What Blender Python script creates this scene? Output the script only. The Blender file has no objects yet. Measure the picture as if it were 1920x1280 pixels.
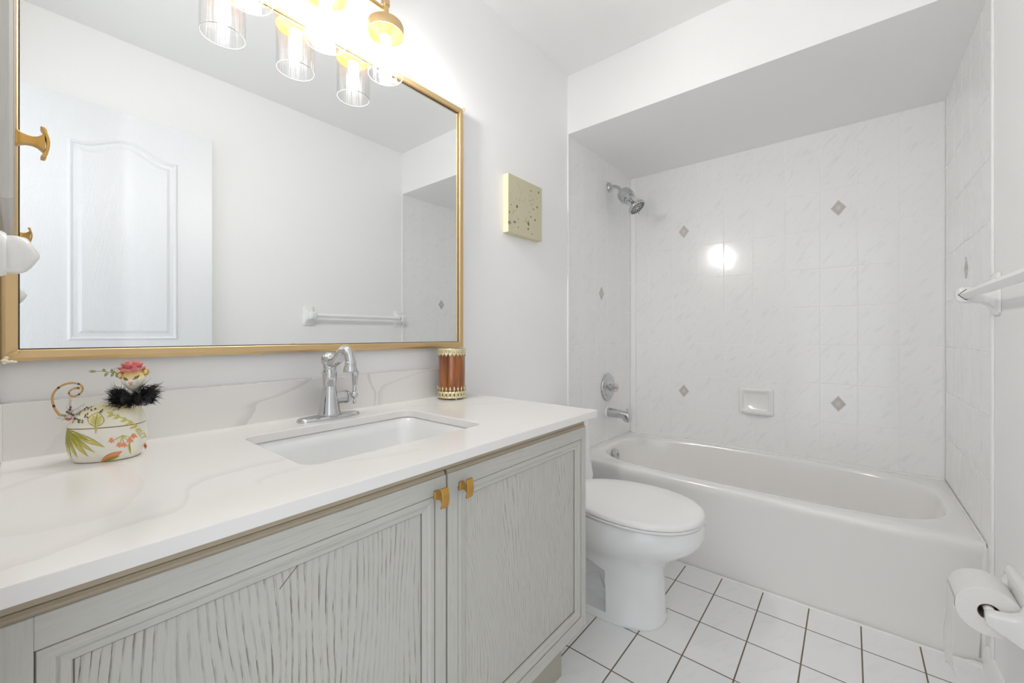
import bpy, bmesh, math, random
from mathutils import Vector, Matrix, noise
pi = math.pi
sin, cos = math.sin, math.cos
random.seed(7)
S = bpy.context.scene
COL = S.collection

# ------------------------------------------------------------------ camera
cam_d = bpy.data.cameras.new('camera'); cam = bpy.data.objects.new('camera', cam_d); COL.objects.link(cam)
TH = 0.6889
cam.location = (0.0, -1.1521, 1.044)
cam.rotation_euler = (pi / 2, 0, TH - pi / 2)
cam_d.sensor_width = 36.0
cam_d.lens = 768.9 / 1920 * 36
cam_d.shift_y = -12.6 / 1920
cam_d.clip_start = 0.02
S.camera = cam

# ------------------------------------------------------------------ light and exposure
S.view_settings.view_transform = 'Standard'
S.view_settings.look = 'None'
S.view_settings.exposure = 0.96
S.view_settings.gamma = 1.0
S.cycles.use_denoising = True
S.cycles.max_bounces = 12
S.cycles.use_adaptive_sampling = True
S.cycles.adaptive_threshold = 0.02
S.cycles.diffuse_bounces = 8
S.cycles.glossy_bounces = 8
S.cycles.transparent_max_bounces = 24
S.cycles.sample_clamp_indirect = 6.0
S.cycles.caustics_reflective = False
S.cycles.caustics_refractive = False
BULB = 172.0          # emission of the three lamp bulbs
SKY = 0.75            # daylight reaching the doorway
w = bpy.data.worlds.new('daylight'); S.world = w; w.use_nodes = True
w.node_tree.nodes['Background'].inputs[0].default_value = (0.90, 0.95, 1.0, 1)
w.node_tree.nodes['Background'].inputs[1].default_value = SKY
# added soft fill light, unseen, just outside the open doorway
def area(name, loc, rot, sx, sy, power, color):
    l = bpy.data.lights.new(name, 'AREA'); l.shape = 'RECTANGLE'; l.size = sx; l.size_y = sy; l.energy = power; l.color = color
    o = bpy.data.objects.new(name, l); o.location = loc; o.rotation_euler = rot; COL.objects.link(o); return o
hall = area('doorway_fill', (-0.75, -1.10, 1.25), (0, -pi / 2, 0), 2.1, 0.9, 1.0, (0.94, 0.97, 1.0))

# ------------------------------------------------------------------ materials
def new_mat(name):
    m = bpy.data.materials.new(name); m.use_nodes = True
    nt = m.node_tree; b = nt.nodes['Principled BSDF']
    return m, nt, b
def N(nt, t, **kw):
    n = nt.nodes.new(t)
    for k, v in kw.items():
        if k.startswith('i_'):
            key = k[2:]
            key = int(key) if key.isdigit() else key.replace('_', ' ')
            n.inputs[key].default_value = v
        else: setattr(n, k, v)
    return n
def L(nt, a, b): nt.links.new(a, b)
def simple(name, col, rough=0.5, metal=0.0, coat=0.0, bump=0.0, bscale=200, spec=None, ior=None):
    m, nt, b = new_mat(name)
    b.inputs['Base Color'].default_value = (*col, 1)
    b.inputs['Roughness'].default_value = rough
    b.inputs['Metallic'].default_value = metal
    b.inputs['Coat Weight'].default_value = coat
    b.inputs['Coat Roughness'].default_value = 0.05
    if spec is not None: b.inputs['Specular IOR Level'].default_value = spec
    n = N(nt, 'ShaderNodeTexNoise', i_Scale=bscale, i_Detail=3.0)
    tc = N(nt, 'ShaderNodeTexCoord'); L(nt, tc.outputs['Object'], n.inputs['Vector'])
    # tiny tonal wander so nothing is dead flat
    r = N(nt, 'ShaderNodeMapRange'); r.inputs[3].default_value = max(0, rough - .02); r.inputs[4].default_value = min(1, rough + .02)
    L(nt, n.outputs['Fac'], r.inputs[0]); L(nt, r.outputs[0], b.inputs['Roughness'])
    if bump:
        bp = N(nt, 'ShaderNodeBump', i_Strength=bump, i_Distance=0.002); L(nt, n.outputs['Fac'], bp.inputs['Height']); L(nt, bp.outputs[0], b.inputs['Normal'])
    return m
def ramp(nt, fac, stops, interp='LINEAR'):
    r = N(nt, 'ShaderNodeValToRGB'); cr = r.color_ramp; cr.interpolation = interp
    while len(cr.elements) < len(stops): cr.elements.new(0.5)
    for e, (p, c) in zip(cr.elements, stops):
        e.position = p; e.color = (*c, 1) if len(c) == 3 else c
    L(nt, fac, r.inputs[0]); return r.outputs[0]
def math_(nt, op, a, b=None, c=None):
    n = N(nt, 'ShaderNodeMath', operation=op)
    for i, v in enumerate((a, b, c)):
        if v is None: continue
        if isinstance(v, (int, float)): n.inputs[i].default_value = v
        else: L(nt, v, n.inputs[i])
    return n.outputs[0]
def mixc(nt, fac, a, b, mode='MIX'):
    n = N(nt, 'ShaderNodeMix', data_type='RGBA', blend_type=mode)
    for i, v in ((0, fac), (6, a), (7, b)):
        if isinstance(v, (int, float)): n.inputs[i].default_value = v
        elif isinstance(v, tuple): n.inputs[i].default_value = (*v, 1)
        else: L(nt, v, n.inputs[i])
    return n.outputs[2]
def pos(nt):
    g = N(nt, 'ShaderNodeNewGeometry'); s = N(nt, 'ShaderNodeSeparateXYZ'); L(nt, g.outputs['Position'], s.inputs[0]); return g.outputs['Position'], s.outputs
def objpos(nt):
    g = N(nt, 'ShaderNodeTexCoord'); s = N(nt, 'ShaderNodeSeparateXYZ'); L(nt, g.outputs['Object'], s.inputs[0]); return g.outputs['Object'], s.outputs

M_wall = simple('wall_paint', (0.90, 0.898, 0.895), 0.42, bump=0.10, bscale=260, spec=0.35)
M_ceil = simple('ceiling_paint', (0.87, 0.87, 0.865), 0.75, bump=0.15, bscale=300, spec=0.2)
M_trim = simple('white_trim_paint', (0.90, 0.895, 0.89), 0.3)
M_caulk = simple('white_caulk', (0.86, 0.85, 0.83), 0.4, bump=0.5, bscale=90)
M_ceramic = simple('white_ceramic', (0.84, 0.835, 0.82), 0.12, coat=0.5)
M_tub = simple('tub_enamel', (0.84, 0.83, 0.81), 0.16, coat=0.4)
M_sink = simple('sink_ceramic', (0.82, 0.825, 0.82), 0.10, coat=0.5)
M_toilet = simple('toilet_porcelain', (0.86, 0.862, 0.865), 0.12, coat=0.5)
M_seat = simple('seat_plastic', (0.87, 0.86, 0.85), 0.22)
M_chrome = simple('chrome', (0.60, 0.61, 0.62), 0.07, metal=1.0)
M_chrome_d = simple('dark_chrome', (0.25, 0.25, 0.26), 0.25, metal=1.0)
M_rubber = simple('black_rubber', (0.02, 0.02, 0.02), 0.5)
M_brass = simple('brushed_brass', (0.74, 0.54, 0.29), 0.32, metal=1.0)
M_frame = simple('satin_gold_frame', (0.70, 0.50, 0.26), 0.36, metal=0.85)
M_knob = simple('bronze_gold_knob', (0.62, 0.36, 0.10), 0.33, metal=0.9)
M_band = simple('pale_gold_metal', (0.86, 0.76, 0.48), 0.25, metal=0.85)
M_paper = simple('toilet_paper', (0.86, 0.85, 0.83), 0.95, bump=0.6, bscale=350, spec=0.1)
M_card = simple('cardboard_core', (0.32, 0.26, 0.20), 0.9)
M_black = simple('black_paint', (0.02, 0.02, 0.02), 0.5)
M_mirror = simple('mirror_silver', (0.90, 0.92, 0.92), 0.0, metal=1.0)
M_mirror.node_tree.nodes['Principled BSDF'].inputs['Roughness'].default_value = 0.0
for l in list(M_mirror.node_tree.links):
    if l.to_socket.name == 'Roughness': M_mirror.node_tree.links.remove(l)
M_toe = simple('toe_kick_board', (0.46, 0.43, 0.36), 0.5)

def tile_mat(name, axis, off_a, off_z, tw=0.1521, th=0.2002, decals=()):
    """glossy white wall tile; axis 0 = runs along X, 1 = runs along Y"""
    m, nt, b = new_mat(name)
    P, c = pos(nt)
    a = math_(nt, 'DIVIDE', math_(nt, 'SUBTRACT', c[axis], off_a), tw)
    z = math_(nt, 'DIVIDE', math_(nt, 'SUBTRACT', c[2], off_z), th)
    def edge(v, size):   # distance to nearest joint in metres
        f = math_(nt, 'FRACT', v); d = math_(nt, 'MINIMUM', f, math_(nt, 'SUBTRACT', 1.0, f)); return math_(nt, 'MULTIPLY', d, size)
    d = math_(nt, 'MINIMUM', edge(a, tw), edge(z, th))
    g = N(nt, 'ShaderNodeMapRange', interpolation_type='SMOOTHSTEP'); g.inputs[1].default_value = 0.0007; g.inputs[2].default_value = 0.0024
    L(nt, d, g.inputs[0])                      # 0 in the joint, 1 on the tile
    # diagonal faint marble strokes, shifted per tile
    wn = N(nt, 'ShaderNodeTexWhiteNoise', noise_dimensions='2D')
    cv = N(nt, 'ShaderNodeCombineXYZ'); L(nt, math_(nt, 'FLOOR', a), cv.inputs[0]); L(nt, math_(nt, 'FLOOR', z), cv.inputs[1]); L(nt, cv.outputs[0], wn.inputs['Vector'])
    mp = N(nt, 'ShaderNodeCombineXYZ')
    aa = math_(nt, 'MULTIPLY', c[axis], -1.0 if axis == 1 else 1.0)
    u = math_(nt, 'ADD', math_(nt, 'MULTIPLY', aa, 0.62), math_(nt, 'MULTIPLY', c[2], 0.78))
    v = math_(nt, 'ADD', math_(nt, 'MULTIPLY', aa, -0.78), math_(nt, 'MULTIPLY', c[2], 0.62))
    L(nt, math_(nt, 'MULTIPLY', u, 14.0), mp.inputs[0]); L(nt, math_(nt, 'MULTIPLY', v, 60.0), mp.inputs[1])
    L(nt, math_(nt, 'MULTIPLY', wn.outputs['Value'], 50.0), mp.inputs[2])
    n = N(nt, 'ShaderNodeTexNoise', i_Scale=1.0, i_Detail=2.0, i_Distortion=0.6); L(nt, mp.outputs[0], n.inputs['Vector'])
    streak = ramp(nt, n.outputs['Fac'], [(0.56, (0, 0, 0)), (0.72, (1, 1, 1))])
    base = mixc(nt, math_(nt, 'MULTIPLY', streak, 0.42), (0.885, 0.885, 0.88), (0.76, 0.765, 0.78))
    col = mixc(nt, g.outputs[0], (0.90, 0.895, 0.885), base)
    L(nt, col, b.inputs['Base Color'])
    r = N(nt, 'ShaderNodeMapRange'); r.inputs[3].default_value = 0.5; r.inputs[4].default_value = 0.13; L(nt, g.outputs[0], r.inputs[0]); L(nt, r.outputs[0], b.inputs['Roughness'])
    big = N(nt, 'ShaderNodeTexNoise', i_Scale=9.0, i_Detail=1.0); L(nt, P, big.inputs['Vector'])
    h = math_(nt, 'ADD', math_(nt, 'MULTIPLY', g.outputs[0], 1.0), math_(nt, 'MULTIPLY', big.outputs['Fac'], 1.2))
    bp = N(nt, 'ShaderNodeBump', i_Strength=0.55, i_Distance=0.0012); L(nt, h, bp.inputs['Height']); L(nt, bp.outputs[0], b.inputs['Normal'])
    return m
Z0 = 1.044 + 0.7484 - 9 * 0.2002
M_tile_e = tile_mat('wall_tile_east', 1, -0.1186, Z0)
M_tile_n = tile_mat('wall_tile_north', 0, 2.169, Z0)
M_tile_s = tile_mat('wall_tile_south', 0, 2.169, Z0)

def floor_mat():
    m, nt, b = new_mat('floor_tile')
    P, c = pos(nt)
    a = math_(nt, 'DIVIDE', math_(nt, 'SUBTRACT', c[0], 1.7883), 0.2025)
    y = math_(nt, 'DIVIDE', math_(nt, 'SUBTRACT', c[1], -0.5792), 0.1510)
    def edge(v, size):
        f = math_(nt, 'FRACT', v); d = math_(nt, 'MINIMUM', f, math_(nt, 'SUBTRACT', 1.0, f)); return math_(nt, 'MULTIPLY', d, size)
    d = math_(nt, 'MINIMUM', edge(a, 0.2025), edge(y, 0.1510))
    g = N(nt, 'ShaderNodeMapRange'); g.inputs[1].default_value = 0.0017; g.inputs[2].default_value = 0.0024; L(nt, d, g.inputs[0])
    wn = N(nt, 'ShaderNodeTexWhiteNoise', noise_dimensions='2D')
    cv = N(nt, 'ShaderNodeCombineXYZ'); L(nt, math_(nt, 'FLOOR', a), cv.inputs[0]); L(nt, math_(nt, 'FLOOR', y), cv.inputs[1]); L(nt, cv.outputs[0], wn.inputs['Vector'])
    mp = N(nt, 'ShaderNodeCombineXYZ')
    u = math_(nt, 'ADD', math_(nt, 'MULTIPLY', c[0], 0.9), math_(nt, 'MULTIPLY', c[1], -0.45))
    v = math_(nt, 'ADD', math_(nt, 'MULTIPLY', c[0], 0.45), math_(nt, 'MULTIPLY', c[1], 0.9))
    L(nt, math_(nt, 'MULTIPLY', u, 12.0), mp.inputs[0]); L(nt, math_(nt, 'MULTIPLY', v, 45.0), mp.inputs[1]); L(nt, math_(nt, 'MULTIPLY', wn.outputs['Value'], 40.0), mp.inputs[2])
    n = N(nt, 'ShaderNodeTexNoise', i_Scale=1.0, i_Detail=2.0, i_Distortion=0.5); L(nt, mp.outputs[0], n.inputs['Vector'])
    st = ramp(nt, n.outputs['Fac'], [(0.55, (0, 0, 0)), (0.75, (1, 1, 1))])
    base = mixc(nt, math_(nt, 'MULTIPLY', st, 0.28), (0.88, 0.88, 0.88), (0.76, 0.765, 0.775))
    gn = N(nt, 'ShaderNodeTexNoise', i_Scale=7.0); L(nt, P, gn.inputs['Vector'])
    grout = mixc(nt, gn.outputs['Fac'], (0.11, 0.075, 0.045), (0.23, 0.19, 0.13))
    # grout along the tub is wiped over with white caulk
    L(nt, mixc(nt, g.outputs[0], grout, base), b.inputs['Base Color'])
    r = N(nt, 'ShaderNodeMapRange'); r.inputs[3].default_value = 0.8; r.inputs[4].default_value = 0.09; L(nt, g.outputs[0], r.inputs[0]); L(nt, r.outputs[0], b.inputs['Roughness'])
    bp = N(nt, 'ShaderNodeBump', i_Strength=0.6, i_Distance=0.001); L(nt, g.outputs[0], bp.inputs['Height']); L(nt, bp.outputs[0], b.inputs['Normal'])
    return m
M_floor = floor_mat()

def quartz_mat(name, veins, along, base=(0.84, 0.825, 0.805)):
    """veins: lists of points; 'xz' = backsplash (x as function of z), 'xy' = top (y as function of x)"""
    m, nt, b = new_mat(name)
    P, c = pos(nt)
    n1 = N(nt, 'ShaderNodeTexNoise', i_Scale=9.0, i_Detail=5.0, i_Roughness=0.6); L(nt, P, n1.inputs['Vector'])
    n2 = N(nt, 'ShaderNodeTexNoise', i_Scale=3.2, i_Detail=3.0); L(nt, P, n2.inputs['Vector'])
    wob = math_(nt, 'MULTIPLY', math_(nt, 'SUBTRACT', n1.outputs['Fac'], 0.5), 0.05)
    if along == 'xy': t, q, t0, t1, q0, q1 = c[0], c[1], -0.05, 1.15, -0.65, 0.0
    else: t, q, t0, t1, q0, q1 = c[2], c[0], 0.80, 0.95, -0.05, 1.15
    tn = math_(nt, 'DIVIDE', math_(nt, 'SUBTRACT', t, t0), t1 - t0)
    col = mixc(nt, math_(nt, 'MULTIPLY', ramp(nt, n2.outputs['Fac'], [(0.45, (0, 0, 0)), (0.62, (1, 1, 1))]), 0.35), base, (base[0] * .965, base[1] * .975, base[2] * .96))
    for pts, width, soft, strength, vc in veins:
        cu = N(nt, 'ShaderNodeFloatCurve'); cv = cu.mapping.curves[0]
        P2 = sorted(((p[0] - t0) / (t1 - t0), (p[1] - q0) / (q1 - q0)) for p in pts)
        while len(cv.points) < len(P2): cv.points.new(0.5, 0.5)
        for cp, (x, y) in zip(cv.points, P2): cp.location = (x, y); cp.handle_type = 'AUTO'
        cu.mapping.update(); L(nt, tn, cu.inputs['Value'])
        q_v = math_(nt, 'ADD', math_(nt, 'MULTIPLY', cu.outputs[0], q1 - q0), q0)
        dq = math_(nt, 'ADD', math_(nt, 'SUBTRACT', q, q_v), wob)
        d = math_(nt, 'ABSOLUTE', dq)
        line = N(nt, 'ShaderNodeMapRange', interpolation_type='SMOOTHSTEP'); line.inputs[1].default_value = 0.0; line.inputs[2].default_value = width; line.inputs[3].default_value = 1; line.inputs[4].default_value = 0
        L(nt, d, line.inputs[0])
        # a faint one-sided haze next to the thin line
        hz = N(nt, 'ShaderNodeMapRange', interpolation_type='SMOOTHSTEP'); hz.inputs[1].default_value = 0.0; hz.inputs[2].default_value = abs(soft); hz.inputs[3].default_value = 1; hz.inputs[4].default_value = 0
        L(nt, math_(nt, 'MULTIPLY', dq, 1.0 if soft > 0 else -1.0), hz.inputs[0])
        side = math_(nt, 'GREATER_THAN', math_(nt, 'MULTIPLY', dq, 1.0 if soft > 0 else -1.0), 0.0)
        haze = math_(nt, 'MULTIPLY', math_(nt, 'MULTIPLY', hz.outputs[0], side), 0.5)
        inr = math_(nt, 'MULTIPLY', math_(nt, 'GREATER_THAN', tn, P2[0][0]), math_(nt, 'LESS_THAN', tn, P2[-1][0]))
        brk = ramp(nt, n1.outputs['Fac'], [(0.38, (0.35, 0.35, 0.35)), (0.6, (1, 1, 1))])
        f = math_(nt, 'MULTIPLY', math_(nt, 'MAXIMUM', math_(nt, 'MULTIPLY', line.outputs[0], brk), haze), math_(nt, 'MULTIPLY', inr, strength))
        col = mixc(nt, f, col, vc)
    L(nt, col, b.inputs['Base Color'])
    b.inputs['Roughness'].default_value = 0.16
    return m
GV = (0.55, 0.56, 0.54); BV = (0.50, 0.48, 0.47)
M_quartz = quartz_mat('quartz_top', [
    ([(-0.02, -0.55), (0.065, -0.521), (0.132, -0.505), (0.163, -0.422), (0.21, -0.392), (0.285, -0.385), (0.31, -0.38)], 0.0022, 0.03, 0.45, GV),
    ([(-0.02, -0.43), (0.04, -0.462), (0.072, -0.450), (0.102, -0.409), (0.125, -0.33)], 0.0018, 0.07, 0.39, (0.66, 0.66, 0.62)),
    ([(-0.013, -0.215), (0.018, -0.180), (0.06, -0.16), (0.12, -0.20)], 0.002, -0.03, 0.38, GV),
    ([(0.23, -0.48), (0.30, -0.455), (0.37, -0.49), (0.5, -0.52)], 0.002, 0.03, 0.27, GV),
    ([(0.76, -0.08), (0.85, -0.18), (0.98, -0.28), (1.09, -0.31)], 0.002, 0.04, 0.24, BV),
], 'xy')
M_splash = quartz_mat('quartz_splash', [
    ([(0.80, 0.350), (0.827, 0.357), (0.857, 0.374), (0.876, 0.385), (0.89, 0.442), (0.925, 0.520)], 0.0022, -0.035, 0.83, BV),
    ([(0.80, 0.695), (0.818, 0.703), (0.867, 0.712), (0.885, 0.700), (0.925, 0.694)], 0.0016, -0.012, 0.9, BV),
    ([(0.80, 0.722), (0.849, 0.722), (0.885, 0.742), (0.90, 0.80), (0.925, 0.92)], 0.0016, 0.03, 0.6, BV),
    ([(0.80, 0.02), (0.86, 0.05), (0.925, 0.13)], 0.0016, 0.03, 0.22, BV),
], 'xz', base=(0.80, 0.785, 0.77))

def oak_mat(name, grain_axis=2, dark=0.6, cathedral=None, thr=0.0, bendy=0.05, freq=26.0):
    """whitewashed oak with dark open grain; grain runs along grain_axis (object coords = world here)"""
    m, nt, b = new_mat(name)
    P, c = objpos(nt)
    ga = c[grain_axis]; ta = c[0] if grain_axis == 2 else c[2]
    if grain_axis == 1: ta = c[2]
    # cathedral: bend the across coordinate
    v = N(nt, 'ShaderNodeCombineXYZ')
    lo = N(nt, 'ShaderNodeTexNoise', i_Scale=1.0, i_Detail=1.0)
    lv = N(nt, 'ShaderNodeCombineXYZ'); L(nt, math_(nt, 'MULTIPLY', ta, 7.0), lv.inputs[0]); L(nt, math_(nt, 'MULTIPLY', ga, 2.2), lv.inputs[1]); L(nt, lv.outputs[0], lo.inputs['Vector'])
    bend = math_(nt, 'MULTIPLY', math_(nt, 'SUBTRACT', lo.outputs['Fac'], 0.5), bendy)
    t2 = math_(nt, 'ADD', ta, bend)
    if cathedral is not None:
        dx = math_(nt, 'SUBTRACT', ta, cathedral)
        # nested V shaped arches around the cathedral line, flattening out to straight grain
        par = math_(nt, 'SQRT', math_(nt, 'ADD', math_(nt, 'MULTIPLY', dx, dx), 0.0004))
        t2 = math_(nt, 'ADD', math_(nt, 'MULTIPLY', par, 1.0), math_(nt, 'ADD', math_(nt, 'MULTIPLY', ga, -0.10), bend))
    L(nt, math_(nt, 'MULTIPLY', t2, freq), v.inputs[0]); L(nt, math_(nt, 'MULTIPLY', ga, 0.5), v.inputs[1])
    wv = N(nt, 'ShaderNodeTexWave', wave_type='BANDS', bands_direction='X', wave_profile='SAW', i_Scale=1.0, i_Distortion=0.8, i_Detail=1.0)
    wv.inputs['Detail Scale'].default_value = 2.0
    L(nt, v.outputs[0], wv.inputs['Vector'])
    ring = ramp(nt, wv.outputs['Fac'], [(0.0, (1, 1, 1)), (0.10, (0.7, 0.7, 0.7)), (0.42, (0, 0, 0)), (1.0, (0, 0, 0))])
    # fine pores broken along the grain
    pv = N(nt, 'ShaderNodeCombineXYZ'); L(nt, math_(nt, 'MULTIPLY', t2, 420.0), pv.inputs[0]); L(nt, math_(nt, 'MULTIPLY', ga, 22.0), pv.inputs[1]); L(nt, math_(nt, 'MULTIPLY', ta, 60.0), pv.inputs[2])
    pn = N(nt, 'ShaderNodeTexNoise', i_Scale=1.0, i_Detail=3.0, i_Roughness=0.65); L(nt, pv.outputs[0], pn.inputs['Vector'])
    pore = ramp(nt, pn.outputs['Fac'], [(0.45, (0, 0, 0)), (0.60, (1, 1, 1))])
    # where the wash is worn
    wn = N(nt, 'ShaderNodeTexNoise', i_Scale=1.0, i_Detail=2.0)
    wv2 = N(nt, 'ShaderNodeCombineXYZ'); L(nt, math_(nt, 'MULTIPLY', ta, 9.0), wv2.inputs[0]); L(nt, math_(nt, 'MULTIPLY', ga, 3.0), wv2.inputs[1]); L(nt, wv2.outputs[0], wn.inputs['Vector'])
    worn = ramp(nt, wn.outputs['Fac'], [(0.32 + thr, (0.12, 0.12, 0.12)), (0.60 + thr, (1, 1, 1))])
    f = math_(nt, 'MULTIPLY', math_(nt, 'MULTIPLY', ring, math_(nt, 'ADD', math_(nt, 'MULTIPLY', pore, 0.75), 0.10)), math_(nt, 'MULTIPLY', worn, dark))
    f = math_(nt, 'ADD', f, math_(nt, 'MULTIPLY', pore, 0.05))
    base = mixc(nt, wn.outputs['Fac'], (0.535, 0.53, 0.495), (0.585, 0.57, 0.52))
    L(nt, mixc(nt, f, base, (0.125, 0.095, 0.065)), b.inputs['Base Color'])
    b.inputs['Roughness'].default_value = 0.42
    bp = N(nt, 'ShaderNodeBump', i_Strength=0.25, i_Distance=0.0006); bp.invert = True; L(nt, f, bp.inputs['Height']); L(nt, bp.outputs[0], b.inputs['Normal'])
    return m
M_oak_v = oak_mat('whitewashed_oak', 2, 0.35, thr=0.1)
M_oak_h = oak_mat('whitewashed_oak_rail', 0, 0.35, thr=0.1)
M_oak_p1 = oak_mat('oak_panel_straight', 2, 1.2, thr=-0.02, bendy=0.065, freq=33.0)
M_oak_p2 = oak_mat('oak_panel_cathedral', 2, 0.75, cathedral=0.70, thr=-0.05, bendy=0.11, freq=42.0)
M_oak_worn = simple('worn_oak_edge', (0.46, 0.39, 0.29), 0.5, bump=0.5, bscale=60)
M_oak_line = simple('dark_groove', (0.17, 0.135, 0.10), 0.7)  # dark colour for the molding grooves and the scratch

def glass_mat(name, tint=(1, 1, 1), refl=1.0, flutes=False):
    m = bpy.data.materials.new(name); m.use_nodes = True; nt = m.node_tree
    for n in list(nt.nodes): nt.nodes.remove(n)
    out = N(nt, 'ShaderNodeOutputMaterial'); tr = N(nt, 'ShaderNodeBsdfTransparent'); gl = N(nt, 'ShaderNodeBsdfGlossy'); mx = N(nt, 'ShaderNodeMixShader'); lw = N(nt, 'ShaderNodeLayerWeight'); lw.inputs[0].default_value = 0.5
    tr.inputs[0].default_value = (*tint, 1); gl.inputs['Roughness'].default_value = 0.01
    fz = math_(nt, 'ADD', math_(nt, 'MULTIPLY', math_(nt, 'POWER', lw.outputs['Facing'], 5.0), 0.60), 0.035)
    L(nt, fz, mx.inputs[0]); L(nt, tr.outputs[0], mx.inputs[1]); L(nt, gl.outputs[0], mx.inputs[2]); L(nt, mx.outputs[0], out.inputs[0])
    if flutes:
        P, c = objpos(nt)
        ang = math_(nt, 'ARCTAN2', c[1], c[0])
        cv = N(nt, 'ShaderNodeCombineXYZ'); L(nt, math_(nt, 'MULTIPLY', ang, 5.0), cv.inputs[0]); L(nt, math_(nt, 'MULTIPLY', c[2], 3.0), cv.inputs[1])
        n = N(nt, 'ShaderNodeTexNoise', i_Scale=2.2, i_Detail=2.0); L(nt, cv.outputs[0], n.inputs['Vector'])
        bp = N(nt, 'ShaderNodeBump', i_Strength=0.35, i_Distance=0.004); L(nt, n.outputs['Fac'], bp.inputs['Height'])
        L(nt, bp.outputs[0], gl.inputs['Normal']); L(nt, bp.outputs[0], lw.inputs['Normal'])
        st = ramp(nt, n.outputs['Fac'], [(0.35, (0.97, 0.97, 0.97)), (0.5, (1, 1, 1)), (0.66, (0.94, 0.94, 0.94))]); L(nt, st, tr.inputs[0])
    return m
M_shade = glass_mat('rippled_clear_glass', (0.985, 0.985, 0.985), flutes=True)
M_rim = simple('rim_glint_white', (0.95, 0.97, 0.97), 0.1)  # opaque white paints the bright glint along the shade's lower rim
M_acryl = glass_mat('clear_acrylic', (0.94, 0.91, 0.90))
def emit(name, col, s):
    m = bpy.data.materials.new(name); m.use_nodes = True; nt = m.node_tree
    b = nt.nodes['Principled BSDF']; b.inputs['Base Color'].default_value = (*col, 1); b.inputs['Emission Color'].default_value = (*col, 1); b.inputs['Emission Strength'].default_value = s
    return m
M_bulb = emit('lit_bulb', (1.0, 0.972, 0.945), BULB)

# ------------------------------------------------------------------ mesh helpers
class MB:
    def __init__(s): s.v = []; s.f = []; s.m = []
    def add(s, vs, fs, mi=0):
        o = len(s.v); s.v += [tuple(v) for v in vs]; s.f += [tuple(i + o for i in f) for f in fs]; s.m += [mi] * len(fs); return s
    def box(s, x0, x1, y0, y1, z0, z1, mi=0):
        vs = [(x, y, z) for z in (z0, z1) for y in (y0, y1) for x in (x0, x1)]
        return s.add(vs, [(0, 2, 3, 1), (4, 5, 7, 6), (0, 1, 5, 4), (2, 6, 7, 3), (0, 4, 6, 2), (1, 3, 7, 5)], mi)
    def loft(s, rings, cap0=True, cap1=True, closed=True, mi=0):
        n = len(rings[0]); vs = [p for r in rings for p in r]; fs = []
        for i in range(len(rings) - 1):
            for j in range(n if closed else n - 1):
                k = (j + 1) % n; fs.append((i * n + j, i * n + k, (i + 1) * n + k, (i + 1) * n + j))
        if cap0: fs.append(tuple(reversed(range(n))))
        if cap1: fs.append(tuple((len(rings) - 1) * n + j for j in range(n)))
        return s.add(vs, fs, mi)
    def lathe(s, prof, origin=(0, 0, 0), axis=(0, 0, 1), seg=32, cap=True, mi=0, xs=1.0, ys=1.0):
        a = Vector(axis).normalized(); q = Vector((0, 0, 1)).rotation_difference(a); o = Vector(origin)
        rings = [[o + q @ Vector((xs * r * cos(2 * pi * k / seg), ys * r * sin(2 * pi * k / seg), z)) for k in range(seg)] for r, z in prof]
        return s.loft(rings, cap, cap, mi=mi)
    def tube(s, path, rad, seg=16, cap=True, mi=0, flat=1.0, up=None):
        path = [Vector(p) for p in path]; n = len(path); rr = rad if isinstance(rad, (list, tuple)) else [rad] * n
        rings = []; nrm = None
        for i, p in enumerate(path):
            t = (path[min(i + 1, n - 1)] - path[max(i - 1, 0)]).normalized()
            if nrm is None:
                ref = Vector(up) if up else (Vector((0, 0, 1)) if abs(t.z) < .9 else Vector((1, 0, 0)))
                nrm = (ref - t * ref.dot(t)).normalized()
            else: nrm = (nrm - t * nrm.dot(t)).normalized()
            bn = t.cross(nrm)
            rings.append([p + nrm * cos(2 * pi * k / seg) * rr[i] * flat + bn * sin(2 * pi * k / seg) * rr[i] for k in range(seg)])
        return s.loft(rings, cap, cap, mi=mi)
    def ball(s, c, r, seg=20, sc=(1, 1, 1), mi=0):
        rings = [[(c[0] + sc[0] * r * sin(t) * cos(2 * pi * k / seg), c[1] + sc[1] * r * sin(t) * sin(2 * pi * k / seg), c[2] - sc[2] * r * cos(t)) for k in range(seg)] for t in [max(.03, min(pi - .03, pi * i / (seg // 2))) for i in range(seg // 2 + 1)]]
        return s.loft(rings, mi=mi)
    def build(s, name, mats, parent=None, smooth=True, bevel=0, angle=35, loc=None, sub=0, seg=2):
        me = bpy.data.meshes.new(name); me.from_pydata(s.v, [], s.f)
        mats = mats if isinstance(mats, (list, tuple)) else [mats]
        for m in mats: me.materials.append(m)
        me.polygons.foreach_set('material_index', s.m)
        bm = bmesh.new(); bm.from_mesh(me); bmesh.ops.recalc_face_normals(bm, faces=bm.faces); bm.to_mesh(me); bm.free()
        me.polygons.foreach_set('use_smooth', [smooth] * len(me.polygons)); me.update()
        o = bpy.data.objects.new(name, me); COL.objects.link(o)
        if parent is not None:
            o.parent = parent
            if loc is None:
                # vertices were given in world coordinates: make them local to the parent
                inv = parent_inv(parent); me.transform(inv)
        if loc is not None: o.location = loc
        if bevel:
            b = o.modifiers.new('bevel', 'BEVEL'); b.width = bevel; b.segments = seg; b.limit_method = 'ANGLE'; b.angle_limit = math.radians(40); b.harden_normals = False
        if sub:
            b = o.modifiers.new('sub', 'SUBSURF'); b.levels = sub; b.render_levels = sub
        if smooth:
            me.set_sharp_from_angle(angle=math.radians(angle)) if not sub else None
        return o
def world_mat(o):
    m = o.matrix_basis.copy() if o.parent is None else world_mat(o.parent) @ o.matrix_basis
    return m
def parent_inv(p): return world_mat(p).inverted()
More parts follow.
